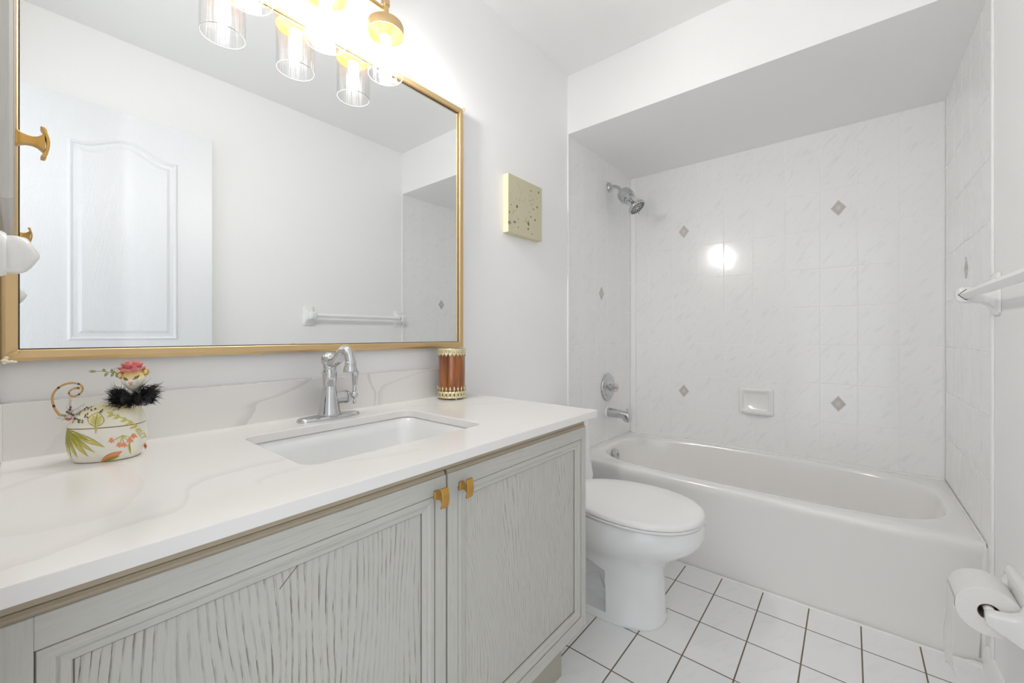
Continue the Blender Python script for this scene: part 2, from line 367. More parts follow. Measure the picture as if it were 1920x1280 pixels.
def thing(name, label, cat, loc=(0, 0, 0), rz=0.0, group=None):
    o = bpy.data.objects.new(name, None); COL.objects.link(o); o.location = loc; o.rotation_euler = (0, 0, rz); o.empty_display_size = .05
    o['label'] = label; o['category'] = cat
    if group: o['group'] = group
    return o
def tag(o, label, cat, group=None):
    o['label'] = label; o['category'] = cat
    if group: o['group'] = group
    return o
def struct(o): o['kind'] = 'structure'; return o
def boolean(o, cutters, op='DIFFERENCE'):
    """apply cutters (MB meshes) to o and throw the cutters away"""
    tmp = []
    for c in cutters:
        co = c.build('cutter', [M_wall], smooth=False); tmp.append(co)
        if o.parent: co.matrix_world = world_mat(o.parent)
        if o.parent: co.data.transform(parent_inv(o.parent))
        md = o.modifiers.new('cut', 'BOOLEAN'); md.object = co; md.operation = op; md.solver = 'EXACT'
    bpy.context.view_layer.update()
    dg = bpy.context.evaluated_depsgraph_get()
    me = bpy.data.meshes.new_from_object(o.evaluated_get(dg)); nm = o.data.name; o.modifiers.clear(); o.data = me; me.name = nm
    for co in tmp: bpy.data.objects.remove(co, do_unlink=True)
    return o
def super_ring(cx, cy, z, a, b, n=2.0, seg=48, rot=0.0, b2=None):
    """superellipse; b2 = other half length on the +y side (egg shapes)"""
    out = []
    for k in range(seg):
        t = 2 * pi * k / seg; ct, st = cos(t), sin(t)
        x = a * (abs(ct) ** (2 / n)) * (1 if ct >= 0 else -1)
        bb = b if (st < 0 or b2 is None) else b2
        y = bb * (abs(st) ** (2 / n)) * (1 if st >= 0 else -1)
        out.append((cx + x * cos(rot) - y * sin(rot), cy + x * sin(rot) + y * cos(rot), z))
    return out
def rrect(x0, x1, y0, y1, r, seg=6, z=0.0):
    out = []
    for cx, cy, a0 in ((x1 - r, y1 - r, 0), (x0 + r, y1 - r, pi / 2), (x0 + r, y0 + r, pi), (x1 - r, y0 + r, 1.5 * pi)):
        for k in range(seg + 1):
            t = a0 + (pi / 2) * k / seg; out.append((cx + r * cos(t), cy + r * sin(t), z))
    return out

# ------------------------------------------------------------------ room shell
XW = -0.0165; XS = 1.8607; XB = 2.6782; YS = -1.4854; ZC = 2.4088; ZS = 2.1027; XT = 1.936
T = 0.10
m = MB(); m.box(XW - 1.3, XB + T, YS - T, T, -0.08, 0.0)
struct(m.build('floor', M_floor, smooth=False))
m = MB(); m.box(XW - 1.3, XB + T, YS - T, T, ZC, ZC + 0.08)
struct(m.build('ceiling', M_ceil, smooth=False))
m = MB(); m.box(XW, XS, 0, T, 0, ZC, 0); m.box(XS, XB + T, 0, T, 0, ZC, 1)
struct(m.build('wall_north', [M_wall, M_tile_n], smooth=False))
m = MB(); m.box(XW - T, XS, YS - T, YS, 0, ZC, 0); m.box(XS, XB + T, YS - T, YS, 0, ZC, 1)
struct(m.build('wall_south', [M_wall, M_tile_s], smooth=False))
m = MB(); m.box(XB, XB + T, YS, 0, 0, ZC)
struct(m.build('wall_east', M_tile_e, smooth=False))
M_wallw = simple('smooth_wall_paint', (0.88, 0.878, 0.875), 0.6)
m = MB(); m.box(XW - T, XW, -0.72, T, 0, ZC); m.box(XW - T, XW, YS, YS + 0.03, 0, ZC); m.box(XW - T, XW, YS + 0.03, -0.72, 2.07, ZC)
struct(m.build('wall_west', M_wallw, smooth=False))
# dropped bulkhead over the tub
m = MB(); m.box(XS, XB, YS, 0, ZS, ZC, 0); m.m[4] = 1
struct(m.build('wall_bulkhead', [M_ceil, M_wall], smooth=False))
# tile edge strips and corner beads
m = MB(); m.box(XS - 0.004, XS + 0.008, -0.007, 0, 0, ZS); struct(m.build('trim_1', M_trim, smooth=False, bevel=0.002))
m = MB(); m.box(XS - 0.006, XS + 0.010, YS, YS + 0.007, 0.0, ZS); struct(m.build('trim_2', M_trim, smooth=False, bevel=0.002))
m = MB(); m.box(XB - 0.010, XB, -0.036, 0, 0.385, ZS); struct(m.build('trim_3', M_trim, smooth=False, bevel=0.004))
m = MB(); m.box(XB - 0.005, XB, YS, YS + 0.006, 0.385, ZS); struct(m.build('trim_4', M_caulk, smooth=False, bevel=0.002))
# baseboard along the south wall
m = MB()
pr = [(0, 0), (0.012, 0), (0.012, 0.055), (0.008, 0.068), (0.004, 0.075), (0, 0.078)]
m.loft([[(x, YS + a, b) for a, b in pr] for x in (0.70, XT - 0.012)])
struct(m.build('baseboard_south', M_trim, smooth=False))
# caulk bead where the tub meets the floor (lumpy)
m = MB(); path = []; rr = []
for k in range(70):
    y = -0.13 - (1.345) * k / 69; path.append((XT - 0.002, y, 0.001)); rr.append(0.006 + 0.002 * noise.noise(Vector((y * 30, 0, 0))) + (0.006 if y < -1.44 else 0))
m.tube(path, rr, 8); struct(m.build('trim_5', M_caulk))

# decorative inset diamonds on the wall tiles
M_dia_a = simple('inset_taupe', (0.50, 0.47, 0.44), 0.35, metal=0.0)
M_dia_b = simple('inset_pearl', (0.72, 0.70, 0.68), 0.3)
def diamond(name, c, u, nrm, label):
    """c centre, u horizontal unit vector, nrm wall normal"""
    u = Vector(u); nn = Vector(nrm); c = Vector(c); up = Vector((0, 0, 1)); m = MB()
    def ring(r, off): return [c + u * (r * .78 * cos(k * pi / 2)) + up * (r * sin(k * pi / 2)) + nn * off for k in range(4)]
    R = 0.040
    for r0, r1, mi in ((R, R * .90, 0), (R * .90, R * .84, 1), (R * .84, R * .52, 0), (R * .52, R * .46, 1), (R * .46, R * .30, 0), (R * .30, R * .24, 1), (R * .24, R * .12, 0)):
        a, b = ring(r0, .0012), ring(r1, .0012)
        for k in range(4):
            j = (k + 1) % 4; m.add([a[k], a[j], b[j], b[k]], [(0, 1, 2, 3)], mi)
    m.add(ring(R * .12, .0012), [(0, 1, 2, 3)], 1)
    # square in the middle and small scroll ticks
    def sq(r, off): return [c + u * (sx * r * .78) + up * (sz * r) + nn * off for sx, sz in ((-1, -1), (1, -1), (1, 1), (-1, 1))]
    m.add(sq(R * .20, .0015), [(0, 1, 2, 3)], 1); m.add(sq(R * .13, .0017), [(0, 1, 2, 3)], 0); m.add(sq(R * .07, .0019), [(0, 1, 2, 3)], 1)
    for sx, sz in ((-1, -1), (1, -1), (1, 1), (-1, 1)):
        cc = c + u * (sx * R * .78 * .36) + up * (sz * R * .36) + nn * .0015
        m.add([cc + u * .0016 * .78, cc + up * .0032, cc - u * .0016 * .78, cc - up * .0032], [(0, 1, 2, 3)], 1)
    a, b = ring(R, 0), ring(R, .0012)
    for k in range(4):
        j = (k + 1) % 4; m.add([a[k], a[j], b[j], b[k]], [(0, 1, 2, 3)], 0)
    o = m.build(name, [M_dia_a, M_dia_b], smooth=False)
    return tag(o, label, 'tile decoration', 'diamond insets on the tub tiles')
e = (0, 1, 0); ne = (-1, 0, 0)
diamond('diamond_inset', (XB, -0.3468, 1.692), e, ne, 'taupe diamond inset on the back tub wall, nearest the shower head')
diamond('diamond_inset', (XB, -1.1073, 1.692), e, ne, 'taupe diamond inset high on the right of the back tub wall')
diamond('diamond_inset', (XB, -0.3468, 0.6914), e, ne, 'taupe diamond inset low on the back tub wall, left of the soap dish')
diamond('diamond_inset', (XB, -1.1073, 0.6914), e, ne, 'taupe diamond inset low on the back tub wall, right of the soap dish')
diamond('diamond_inset', (2.245, 0.0, 1.292), (1, 0, 0), (0, -1, 0), 'taupe diamond inset on the wall between shower head and valve')
diamond('diamond_inset', (2.245, YS, 1.292), (1, 0, 0), (0, 1, 0), 'taupe diamond inset on the end wall above the towel bar post')

# open panel door lying against the south wall (seen in the mirror)
def door_material():
    m, nt, b = new_mat('embossed_door_paint')
    b.inputs['Base Color'].default_value = (0.83, 0.84, 0.86, 1); b.inputs['Roughness'].default_value = 0.35
    P, c = objpos(nt)
    cv = N(nt, 'ShaderNodeCombineXYZ')
    dx = math_(nt, 'SUBTRACT', c[0], 0.33)
    par = math_(nt, 'SQRT', math_(nt, 'ADD', math_(nt, 'MULTIPLY', dx, dx), 0.0006))
    L(nt, math_(nt, 'MULTIPLY', math_(nt, 'ADD', par, math_(nt, 'MULTIPLY', c[2], 0.16)), 90.0), cv.inputs[0]); L(nt, math_(nt, 'MULTIPLY', c[2], 1.5), cv.inputs[1])
    wv = N(nt, 'ShaderNodeTexWave', wave_profile='SAW', i_Scale=1.0, i_Distortion=2.5, i_Detail=2.0); L(nt, cv.outputs[0], wv.inputs['Vector'])
    fn = N(nt, 'ShaderNodeTexNoise', i_Scale=1.0, i_Detail=3.0); fv = N(nt, 'ShaderNodeCombineXYZ')
    L(nt, math_(nt, 'MULTIPLY', c[0], 500.0), fv.inputs[0]); L(nt, math_(nt, 'MULTIPLY', c[2], 25.0), fv.inputs[1]); L(nt, fv.outputs[0], fn.inputs['Vector'])
    bp = N(nt, 'ShaderNodeBump', i_Strength=0.7, i_Distance=0.0010); L(nt, math_(nt, 'ADD', wv.outputs['Fac'], fn.outputs['Fac']), bp.inputs['Height']); L(nt, bp.outputs[0], b.inputs['Normal'])
    return m
M_door = door_material()
DY = YS + 0.058
m = MB(); m.box(0.002, 0.653, DY - 0.035, DY, 0.012, 2.052)
door = struct(m.build('door_1', M_door, smooth=False, bevel=0.002))
def panel_outline(x0, x1, z0, z1, rise, n=28):
    pts = [(x0, z0), (x1, z0)]
    if rise:
        for k in range(n + 1):
            u = k / n; x = x1 + (x0 - x1) * u
            s = abs(u - .5) * 2
            h = rise * (0.5 + 0.5 * cos(pi * min(1, s / 0.86)))
            pts.append((x, z1 + h))
    else: pts += [(x1, z1), (x0, z1)]
    return pts
def inset(pts, d):
    n = len(pts); out = []
    for i in range(n):
        a = Vector(pts[i - 1]); b = Vector(pts[i]); c = Vector(pts[(i + 1) % n])
        e1 = (b - a).normalized(); e2 = (c - b).normalized(); n1 = Vector((-e1.y, e1.x)); n2 = Vector((-e2.y, e2.x)); bis = (n1 + n2)
        if bis.length < 1e-5: bis = n1
        bis.normalize(); out.append(tuple(b + bis * d / max(.4, bis.dot(n1))))
    return out
for (z0, z1, rise) in ((1.02, 1.876, 0.052), (0.20, 0.86, 0.0)):
    pts = panel_outline(0.143, 0.5105, z0, z1, rise); m = MB()
    rings = []
    for d, h in ((0, 0.0), (0.003, 0.004), (0.008, 0.0065), (0.013, 0.0045), (0.016, 0.0005), (0.030, 0.0005), (0.042, 0.006)):
        rings.append([(x, DY + h, z) for x, z in panel_outline(0.143 + d, 0.5105 - d, z0 + d, z1 - d, rise)])
    m.loft(rings, cap0=False, cap1=True)
    m.build('raised_panel', M_door, parent=door, smooth=False)

# ------------------------------------------------------------------ vanity cabinet
XC = 1.0777; YD = -0.548; ZTOP = 0.8035
van = thing('vanity_cabinet', 'whitewashed oak vanity cabinet with two panel doors under the quartz countertop', 'cabinet', (0.53, -0.30, 0))
m = MB(); XL_ = XW + .001
for q_ in ((XL_, XL_ + .016, YD + .020, -.001, .19, ZTOP - .001), (XC - .019, XC - .003, YD + .020, -.001, .19, ZTOP - .001), (XL_, XC - .003, YD + .020, YD + .038, .19, .24), (XL_, XC - .003, YD + .020, YD + .038, ZTOP - .06, ZTOP - .001), (.515, .552, YD + .020, YD + .038, .19, ZTOP - .001), (XL_, XC - .003, YD + .020, -.001, .19, .206), (XL_, XC - .003, -.008, -.001, .19, ZTOP - .001)): m.box(*q_)
m.box(XW + .001, XC - 0.001, YD + 0.004, YD + .030, ZTOP - 0.022, ZTOP - 0.0005, 1)
m.build('carcass', [M_oak_v, M_oak_worn], van, smooth=False, bevel=0.002)
m = MB(); m.box(XW + .001, XC - 0.012, YD + 0.078, -0.05, 0.0, 0.195)
m.build('toe_kick', M_toe, van, smooth=False)
def cab_door(x0, x1, z0, z1, yf, name='door', pm=M_oak_p1, axis='y', parent=van):
    """frame with mitred-looking stiles, a stepped molding and a recessed panel; front face at y = yf, 19 mm thick"""
    th = 0.019; st = 0.0265; mo = 0.028
    fr = MB()
    # stiles (mat 0, upright grain) and rails (mat 1, level grain), with a worn bullnose lip on the top edge (mat 2)
    fr.box(x0, x0 + st, yf, yf + th, z0, z1, 0); fr.box(x1 - st, x1, yf, yf + th, z0, z1, 0)
    fr.box(x0 + st, x1 - st, yf, yf + th, z1 - st * 1.25, z1, 1); fr.box(x0 + st, x1 - st, yf, yf + th, z0, z0 + st * 1.25, 1)
    d = fr.build(name, [M_oak_v, M_oak_h, M_oak_worn], parent, smooth=False, bevel=0.0007)
    lip = MB(); lip.loft([[(x, yf + a, z1 + b) for a, b in ((0.003, -0.002), (0.003, 0.004), (0.006, 0.0075), (0.012, 0.009), (0.019, 0.009), (0.019, -0.002))] for x in (x0 + .001, x1 - .001)])
    lip.build('top_lip', M_oak_worn, d, smooth=False)
    a0, a1, b0, b1 = x0 + st, x1 - st, z0 + st * 1.25, z1 - st * 1.25
    mb = MB(); prof = [(0, 0.0008, 2), (0.0007, 0.0030, 2), (0.0018, 0.0008, 0), (0.0100, 0.0002, 0), (0.0140, 0.0018, 0), (0.0160, 0.0040, 0), (0.0175, 0.0030, 0), (0.0250, 0.0050, 0), (0.0262, 0.0075, 0), (0.028, 0.0098, 2)]
    for i in range(len(prof) - 1):
        (d0, h0, _), (d1, h1, mi) = prof[i], prof[i + 1]
        A = [(a0 + d0, b0 + d0), (a1 - d0, b0 + d0), (a1 - d0, b1 - d0), (a0 + d0, b1 - d0)]
        B = [(a0 + d1, b0 + d1), (a1 - d1, b0 + d1), (a1 - d1, b1 - d1), (a0 + d1, b1 - d1)]
        for k in range(4):
            j = (k + 1) % 4; mt = mi if mi == 2 else (1 if k in (0, 2) else 0)
            mb.add([(A[k][0], yf + h0, A[k][1]), (A[j][0], yf + h0, A[j][1]), (B[j][0], yf + h1, B[j][1]), (B[k][0], yf + h1, B[k][1])], [(0, 1, 2, 3)], mt)
    mb.build('panel_molding', [M_oak_v, M_oak_h, M_oak_line], d, smooth=False)
    pn = MB(); pn.box(a0 + mo - .0004, a1 - mo + .0004, yf + 0.0090, yf + 0.016, b0 + mo - .0004, b1 - mo + .0004)
    pn.build('panel', pm, d, smooth=False)
    return d
def knob(parent, base, nrm, up=(0, 0, 1)):
    """square based pull with a waisted stem and a curved rectangular face"""
    n = Vector(nrm).normalized(); u = Vector(up); s = u.cross(n).normalized(); b = Vector(base)
    def P(a, c, d): return b + s * a + u * c + n * d
    m = MB()
    def sec(hw, hh, d): return [P(-hw, -hh, d), P(hw, -hh, d), P(hw, hh, d), P(-hw, hh, d)]
    m.loft([sec(.0065, .0085, 0), sec(.0065, .0085, .0030), sec(.0058, .0078, .0038), sec(.0052, .0062, .0065), sec(.0048, .0050, .0105), sec(.0048, .0048, .0145), sec(.0055, .0060, .0185), sec(.0065, .0095, .0225), sec(.0068, .0125, .0245)])
    # curved face plate
    rings = []
    for k in range(13):
        c = -.0185 + .037 * k / 12; d = .0285 - .0050 * (c / .0185) ** 2
        lip = .0010 if k in (0, 1, 11, 12) else 0
        rings.append([P(-.0085, c, d - .0030), P(.0085, c, d - .0030), P(.0085, c, d + lip), P(-.0085, c, d + lip)])
    m.loft(rings)
    return m.build('knob', M_knob, parent, smooth=True, angle=30, bevel=0.0006)
dl = cab_door(XW + 0.002, 0.5325, 0.188, 0.773, YD, 'door', M_oak_p1)
dr = cab_door(0.5370, XC, 0.188, 0.773, YD, 'door', M_oak_p2)
knob(dl, (0.508, YD, 0.741), (0, -1, 0)); knob(dr, (0.572, YD, 0.741), (0, -1, 0))
# scratch on the left door panel
m = MB(); m.tube([(0.235, YD + .0086, 0.690), (0.262, YD + .0086, 0.715), (0.300, YD + .0086, 0.742)], 0.0005, 5); 
m.build('scratch', M_oak_line, dl)

# ------------------------------------------------------------------ countertop with sink cutout
CT = 0.8235
m = MB(); m.box(XW + .001, 1.0902, -0.5812, -0.001, CT - 0.020, CT)
top = m.build('countertop', M_quartz, smooth=False)
hole = rrect(0.311, 0.741, -0.452, -0.143, 0.030, 8)
c = MB(); c.loft([[(x, y, CT - 0.05) for x, y, z in hole], [(x, y, CT + 0.02) for x, y, z in hole]])
boolean(top, [c])
b = top.modifiers.new('bevel', 'BEVEL'); b.width = 0.0022; b.segments = 2; b.limit_method = 'ANGLE'; b.angle_limit = 0.7
tag(top, 'white quartz countertop with soft grey veins on the vanity cabinet', 'countertop')
m = MB(); m.box(-.0164, -.0128, -0.0196, -0.0004, CT, 0.9235); m.build('caulk_line', M_caulk, top, smooth=False)
m = MB(); m.box(-.0130, 1.0900, -0.0200, -0.0005, CT, 0.924)
m.build('backsplash', M_splash, top, smooth=False, bevel=0.0012)
m = MB(); m.box(XW + .0005, 1.0905, -0.0215, -0.0185, CT - .0005, CT + .0010); m.build('caulk_line', M_caulk, top, smooth=False)
m = MB(); m.box(XW + .001, 1.090, -0.0030, -0.0004, 0.924, 0.9262); m.build('caulk_line', M_caulk, top, smooth=False)
# undermount sink
m = MB()
def sr(inset_, z, r): return rrect(0.305 + inset_, 0.747 - inset_, -0.458 + inset_, -0.137 - inset_, r, 8, z)
z1 = CT - 0.0205
m.loft([sr(-0.03, z1 - .012, .03), sr(-0.03, z1, .03), sr(0.0, z1, .034), sr(0.006, z1 - .004, .036), sr(0.012, z1 - .03, .04), sr(0.022, z1 - .09, .05), sr(0.036, z1 - .125, .06), sr(0.065, z1 - .142, .05), sr(0.12, z1 - .146, .03)], cap0=False)
m.loft([sr(-0.03, z1 - .012, .03), sr(0.0, z1 - .02, .04), sr(0.010, z1 - .09, .05), sr(0.03, z1 - .14, .06), sr(0.1, z1 - .158, .03)], cap0=False)
sink = tag(m.build('sink', M_sink, smooth=True, angle=60), 'white ceramic rectangular undermount sink in the countertop', 'sink')
m = MB(); m.lathe([(0.001, .003), (.012, .004), (.021, .0035), (.023, .001), (.023, -.004)], (0.526, -0.30, z1 - .1455), seg=28); m.build('drain', M_chrome, sink)

# ------------------------------------------------------------------ faucet
fx, fy = 0.532, -0.088
fa = thing('faucet', 'chrome single-lever faucet with gooseneck spout behind the sink', 'faucet', (fx, fy, CT))
m = MB()
def pl(s, z): 
    out = []
    for k in range(48):
        t = 2 * pi * k / 48; ct, st = cos(t), sin(t)
        x = 0.083 * (abs(ct) ** 0.9) * (1 if ct > 0 else -1); y = 0.028 * (abs(st) ** (0.75)) * (1 if st > 0 else -1)
        out.append((fx + x * s, fy + y * (1 - (1 - s) * 2.2), CT + z))
    return out
m.loft([pl(1, 0), pl(1, .0035), pl(.985, .0065), pl(.95, .0085)]); m.build('base_plate', M_chrome, fa, angle=25)
m = MB(); m.lathe([(.0285, .008), (.0290, .011), (.0282, .015), (.0262, .022), (.0232, .040), (.0190, .065), (.0158, .081), (.0150, .083), (.0150, .086), (.0160, .089), (.0178, .105), (.0184, .118), (.0178, .124), (.0160, .127), (.0152, .130), (.0163, .133), (.0163, .137), (.0150, .139)], (fx, fy, CT), seg=40)
m.build('body', M_chrome, fa, angle=50)
m = MB(); m.ball((fx, fy, CT + .154), .0212, 28); m.build('spout_ball', M_chrome, fa)
m = MB(); path = [(0, -.006, .150), (0, -.022, .150), (0, -.038, .155), (0, -.052, .165), (0, -.061, .174), (0, -.069, .180), (0, -.079, .183), (0, -.090, .180), (0, -.098, .172), (0, -.102, .162), (0, -.1045, .154), (0, -.1055, .149)]
def cr(path, k=4):
    P = [Vector(p) for p in path]; out = []
    for i in range(len(P) - 1):
        p0, p1, p2, p3 = P[max(i - 1, 0)], P[i], P[i + 1], P[min(i + 2, len(P) - 1)]
        for j in range(k):
            t = j / k; out.append(.5 * ((2 * p1) + (p2 - p0) * t + (2 * p0 - 5 * p1 + 4 * p2 - p3) * t * t + (3 * p1 - p0 - 3 * p2 + p3) * t ** 3))
    out.append(P[-1]); return out
pp = [(fx + a, fy + b_, CT + c_) for a, b_, c_ in cr(path)]
m.tube(pp, [.0150 - .0030 * min(1, i / 20) for i in range(len(pp))], 24, up=(1, 0, 0)); m.build('spout', M_chrome, fa, angle=60)
m = MB(); m.lathe([(.0120, .014), (.0135, .012), (.0135, .009), (.0130, .006), (.0150, 0), (.0170, -.008), (.0172, -.011), (.0155, -.013), (.006, -.0125)], (fx, fy - .1055, CT + .140), (0, -.03, 1), 28); m.build('spout_tip', M_chrome, fa, angle=50)
m = MB(); m.lathe([(.0165, .012), (.0165, .038), (.0175, .039), (.0175, .042)], (fx, fy, CT + .052), (1, 0, 0), 28)
m.lathe([(.0178, .0435), (.0178, .047), (.0150, .053), (.009, .058), (.006, .061), (.0055, .066)], (fx, fy, CT + .052), (1, 0, 0), 28)
m.build('valve_barrel', M_chrome, fa, angle=40)
m = MB(); m.lathe([(.0174, .0415), (.0174, .0437)], (fx, fy, CT + .052), (1, 0, 0), 28); m.build('seal_ring', M_rubber, fa)
m = MB(); bx = fx + .0700
m.ball((bx, fy, CT + .053), .0100, 20); m.lathe([(.0050, .008), (.0058, .012), (.0050, .015), (.0060, .030), (.0080, .050), (.0098, .062), (.0098, .0660), (.0075, .0685), (.001, .069)], (bx, fy, CT + .053), (.03, 0, 1), 20)
m.lathe([(.0045, -.008), (.0030, -.011), (.0026, -.013), (.0046, -.017), (.0050, -.020), (.0036, -.0235), (.001, -.0245)], (bx, fy, CT + .053), (0, 0, 1), 16)
m.build('lever', M_chrome, fa, angle=50)

# ------------------------------------------------------------------ mirror
mi = thing('wall_mirror', 'large gold-framed mirror on the wall above the vanity', 'mirror', (0.533, 0, 1.0))
x0, x1, z0, z1_ = 0.0047, 1.0606, 1.0176, 1.8756; fw = 0.0205; yo = -0.026
m = MB(); m.box(x0 - 0.003, x1 + 0.003, -0.016, -0.002, z0 - 0.003, z1_ + 0.003); m.build('mirror_glass', M_mirror, mi, smooth=False)
m = MB()
P0 = [(x0, z0), (x1, z0), (x1, z1_), (x0, z1_)]; 
def fr_ring(d, y): return [(x0 - d, y, z0 - d), (x1 + d, y, z0 - d), (x1 + d, y, z1_ + d), (x0 - d, y, z1_ + d)]
seq = [fr_ring(0, -0.0165), fr_ring(0, yo), fr_ring(0.0015, yo - .0012), fr_ring(fw - .0065, yo - .0012), fr_ring(fw, yo + .003), fr_ring(fw, -0.001)]
m.loft(seq, False, False); m.build('frame', M_frame, mi, smooth=False, bevel=0.0006)
m = MB(); 
def thin(d0, d1, y):
    a, b_ = fr_ring(d0, y), fr_ring(d1, y)
    for k in range(4):
        j = (k + 1) % 4; m.add([a[k], a[j], b_[j], b_[k]], [(0, 1, 2, 3)])
thin(0.0, -0.0018, -0.0170); m.build('glass_gasket', M_rubber, mi, smooth=False)
# little folded wire tab at the upper right frame corner
m = MB(); m.tube(cr([(1.075, yo - .003, 1.893), (1.079, yo - .004, 1.898), (1.083, yo - .003, 1.894), (1.083, yo + .002, 1.888)]), .0010, 8); m.build('corner_clip', M_frame, mi)
# shell-and-leaf charm at the lower left corner
def leaf_strip(m, a, b_, w, nrm, mi_=0, bend=0.0, n=10):
    a, b_ = Vector(a), Vector(b_); d = b_ - a; s = d.cross(Vector(nrm)).normalized(); nn = Vector(nrm).normalized()
    rings = []
    for k in range(n + 1):
        t = k / n; ww = w * (sin(pi * min(1, max(0.02, t * .96 + .02))) ** .8) + 1e-4; c_ = a + d * t + nn * bend * sin(pi * t)
        rings.append([c_ - s * ww + nn * .0004, c_ + nn * .0012 * (1 if ww > .0005 else .3), c_ + s * ww + nn * .0004, c_ - nn * .0003])
    m.loft(rings, mi=mi_)
M_shell = simple('cream_shell', (0.86, 0.80, 0.62), 0.4)
ch = thing('corner_charm', 'small cream shell and gold leaf charm on the lower left mirror frame corner', 'ornament', (-0.006, -0.030, 1.0))
m = MB(); leaf_strip(m, (-0.0105, -0.0295, 1.003), (0.0065, -0.033, 1.0165), .0035, (0, -1, 0), 0, .002); m.build('leaf', M_frame, ch)
m = MB()
for k, (dx, dz, r) in enumerate(((-.0125, .0015, .0042), (-.0085, -.001, .0030), (-.0048, -.0008, .0034), (-.001, -.0016, .0028), (-.0105, .006, .0030), (-.0125, -.003, .0028))):
    m.ball((dx + .002, -0.0345, 0.9985 + dz), r, 12, (1, .9, .75))
m.build('shell_ruffle', M_shell, ch)

# ------------------------------------------------------------------ three-light fixture
LZ = 0.955 + 1.044
lf = thing('vanity_light', 'brass three-light wall fixture with clear glass shades above the mirror', 'wall light', (0.513, 0, 2.0))
m = MB(); m.lathe([(.062, 0), (.062, .016), (.059, .020), (.001, .0205)], (0.513, 0, 2.005), (0, -1, 0), 40); m.build('backplate', M_brass, lf, angle=40)
m = MB(); m.tube([(0.330, -.105, 1.993), (0.696, -.105, 1.993)], .0055, 16); m.build('bar', M_brass, lf)
m = MB(); m.tube([(0.513, -.018, 2.005), (0.513, -.105, 1.993)], .008, 16); m.build('arm', M_brass, lf)
for X in (0.336, 0.513, 0.690):
    m = MB(); m.lathe([(.009, 1.944), (.011, 1.960), (.0095, 1.975), (.0095, 2.001), (.0125, 2.003), (.0125, 2.018), (.010, 2.021), (.001, 2.0215)], (X, -.105, 0), seg=24); m.build('finial', M_brass, lf, angle=40)
    m = MB(); m.lathe([(.0500, 1.921), (.0515, 1.921), (.0515, 1.945), (.049, 1.950), (.020, 1.957), (.010, 1.958)], (X, -.105, 0), seg=48, cap=False); m.lathe([(.0500, 1.921), (.0500, 1.944), (.001, 1.947)], (X, -.105, 0), seg=48, cap=False)
    cap = m.build('shade_cap', M_brass, lf, angle=40)
    m = MB(); m.lathe([(.019, 1.946), (.019, 1.912), (.0165, 1.909), (.0165, 1.946)], (X, -.105, 0), seg=28, cap=False); m.build('socket', M_brass, lf)
    # glass: local origin at the axis so the ripples run round it
    g = MB(); prof = [(.0478, .0), (.0488, -.001), (.0488, .128), (.0468, .128), (.0468, .001), (.0478, .0)]
    seg = 64; rings = []
    for r, z in prof:
        rings.append([((r + .0005 * sin(11 * t) + .0003 * sin(23 * t + 1)) * cos(t), (r + .0005 * sin(11 * t) + .0003 * sin(23 * t + 1)) * sin(t), z) for t in [2 * pi * k / seg for k in range(seg)]])
    g.loft(rings, False, False)
    g.tube([(.0478 * cos(t), .0478 * sin(t), 0) for t in [2 * pi * k / 64 for k in range(65)]], .0007, 6, False, mi=1)
    g.build('glass_shade', [M_shade, M_rim], lf, loc=(X - 0.513, -.105, 1.800 - 2.0), angle=60)
    m = MB(); m.lathe([(.0140, 1.920), (.0150, 1.905), (.0160, 1.885), (.0160, 1.850), (.0140, 1.838), (.009, 1.830), (.002, 1.8275)], (X, -.105, 0), seg=20); m.build('bulb', M_bulb, lf)

# ------------------------------------------------------------------ wall canvas
def canvas_mat():
    m, nt, b = new_mat('printed_canvas'); b.inputs['Roughness'].default_value = 0.8
    P, c = objpos(nt)
    n = N(nt, 'ShaderNodeTexNoise', i_Scale=12.0, i_Detail=3.0); L(nt, P, n.inputs['Vector'])
    L(nt, mixc(nt, n.outputs['Fac'], (0.58, 0.54, 0.37), (0.63, 0.59, 0.42)), b.inputs['Base Color']); return m
M_canvas = canvas_mat(); M_canvas_side = simple('cream_canvas_side', (0.72, 0.66, 0.46), 0.8)
M_fleck = simple('grey_brown_fleck', (0.15, 0.13, 0.10), 0.8); M_fleck2 = simple('mauve_fleck', (0.30, 0.24, 0.25), 0.8); M_sketch = simple('faint_sketch_line', (0.42, 0.42, 0.30), 0.8)
m = MB(); m.box(1.338, 1.584, -0.030, -0.0005, 1.484, 1.734, 1)
m.m[-4] = 0
X0, X1, ZZ0, ZZ1, YF = 1.338, 1.584, 1.484, 1.734, -0.0304
m.add([(X0 + .0003, -.0302, ZZ0 + .0003), (X1 - .0003, -.0302, ZZ0 + .0003), (X1 - .0003, -.0302, ZZ1 - .0003), (X0 + .0003, -.0302, ZZ1 - .0003)], [(0, 1, 2, 3)], 0)
random.seed(3)
FL = [(470, 500, 1), (505, 530, .7), (520, 548, .7), (445, 555, .7), (502, 570, 1), (408, 588, 1.1), (482, 612, 3.2), (466, 655, .9), (450, 660, .9), (438, 672, 1), (428, 695, .9), (373, 685, 2.6), (480, 742, .8), (495, 780, 2), (385, 828, 4.6), (452, 820, 3), (508, 822, .8), (418, 892, 1), (497, 888, 1.2), (500, 905, .7), (673, 402, 1.7), (657, 463, .8), (660, 535, 1.5), (697, 525, 1.4), (690, 580, 1.2), (672, 592, .8), (684, 636, 1), (711, 650, 1.9), (652, 687, 1.3), (788, 425, 2.6), (764, 505, 1), (820, 545, 1.4), (763, 618, 3.2), (672, 750, 2.2), (733, 797, 2.2), (605, 770, 1.2), (600, 795, .9), (581, 812, 1.2), (610, 812, 1.2), (637, 808, 1.3), (640, 838, 3.4), (634, 912, 2.1), (691, 982, 1.5)]
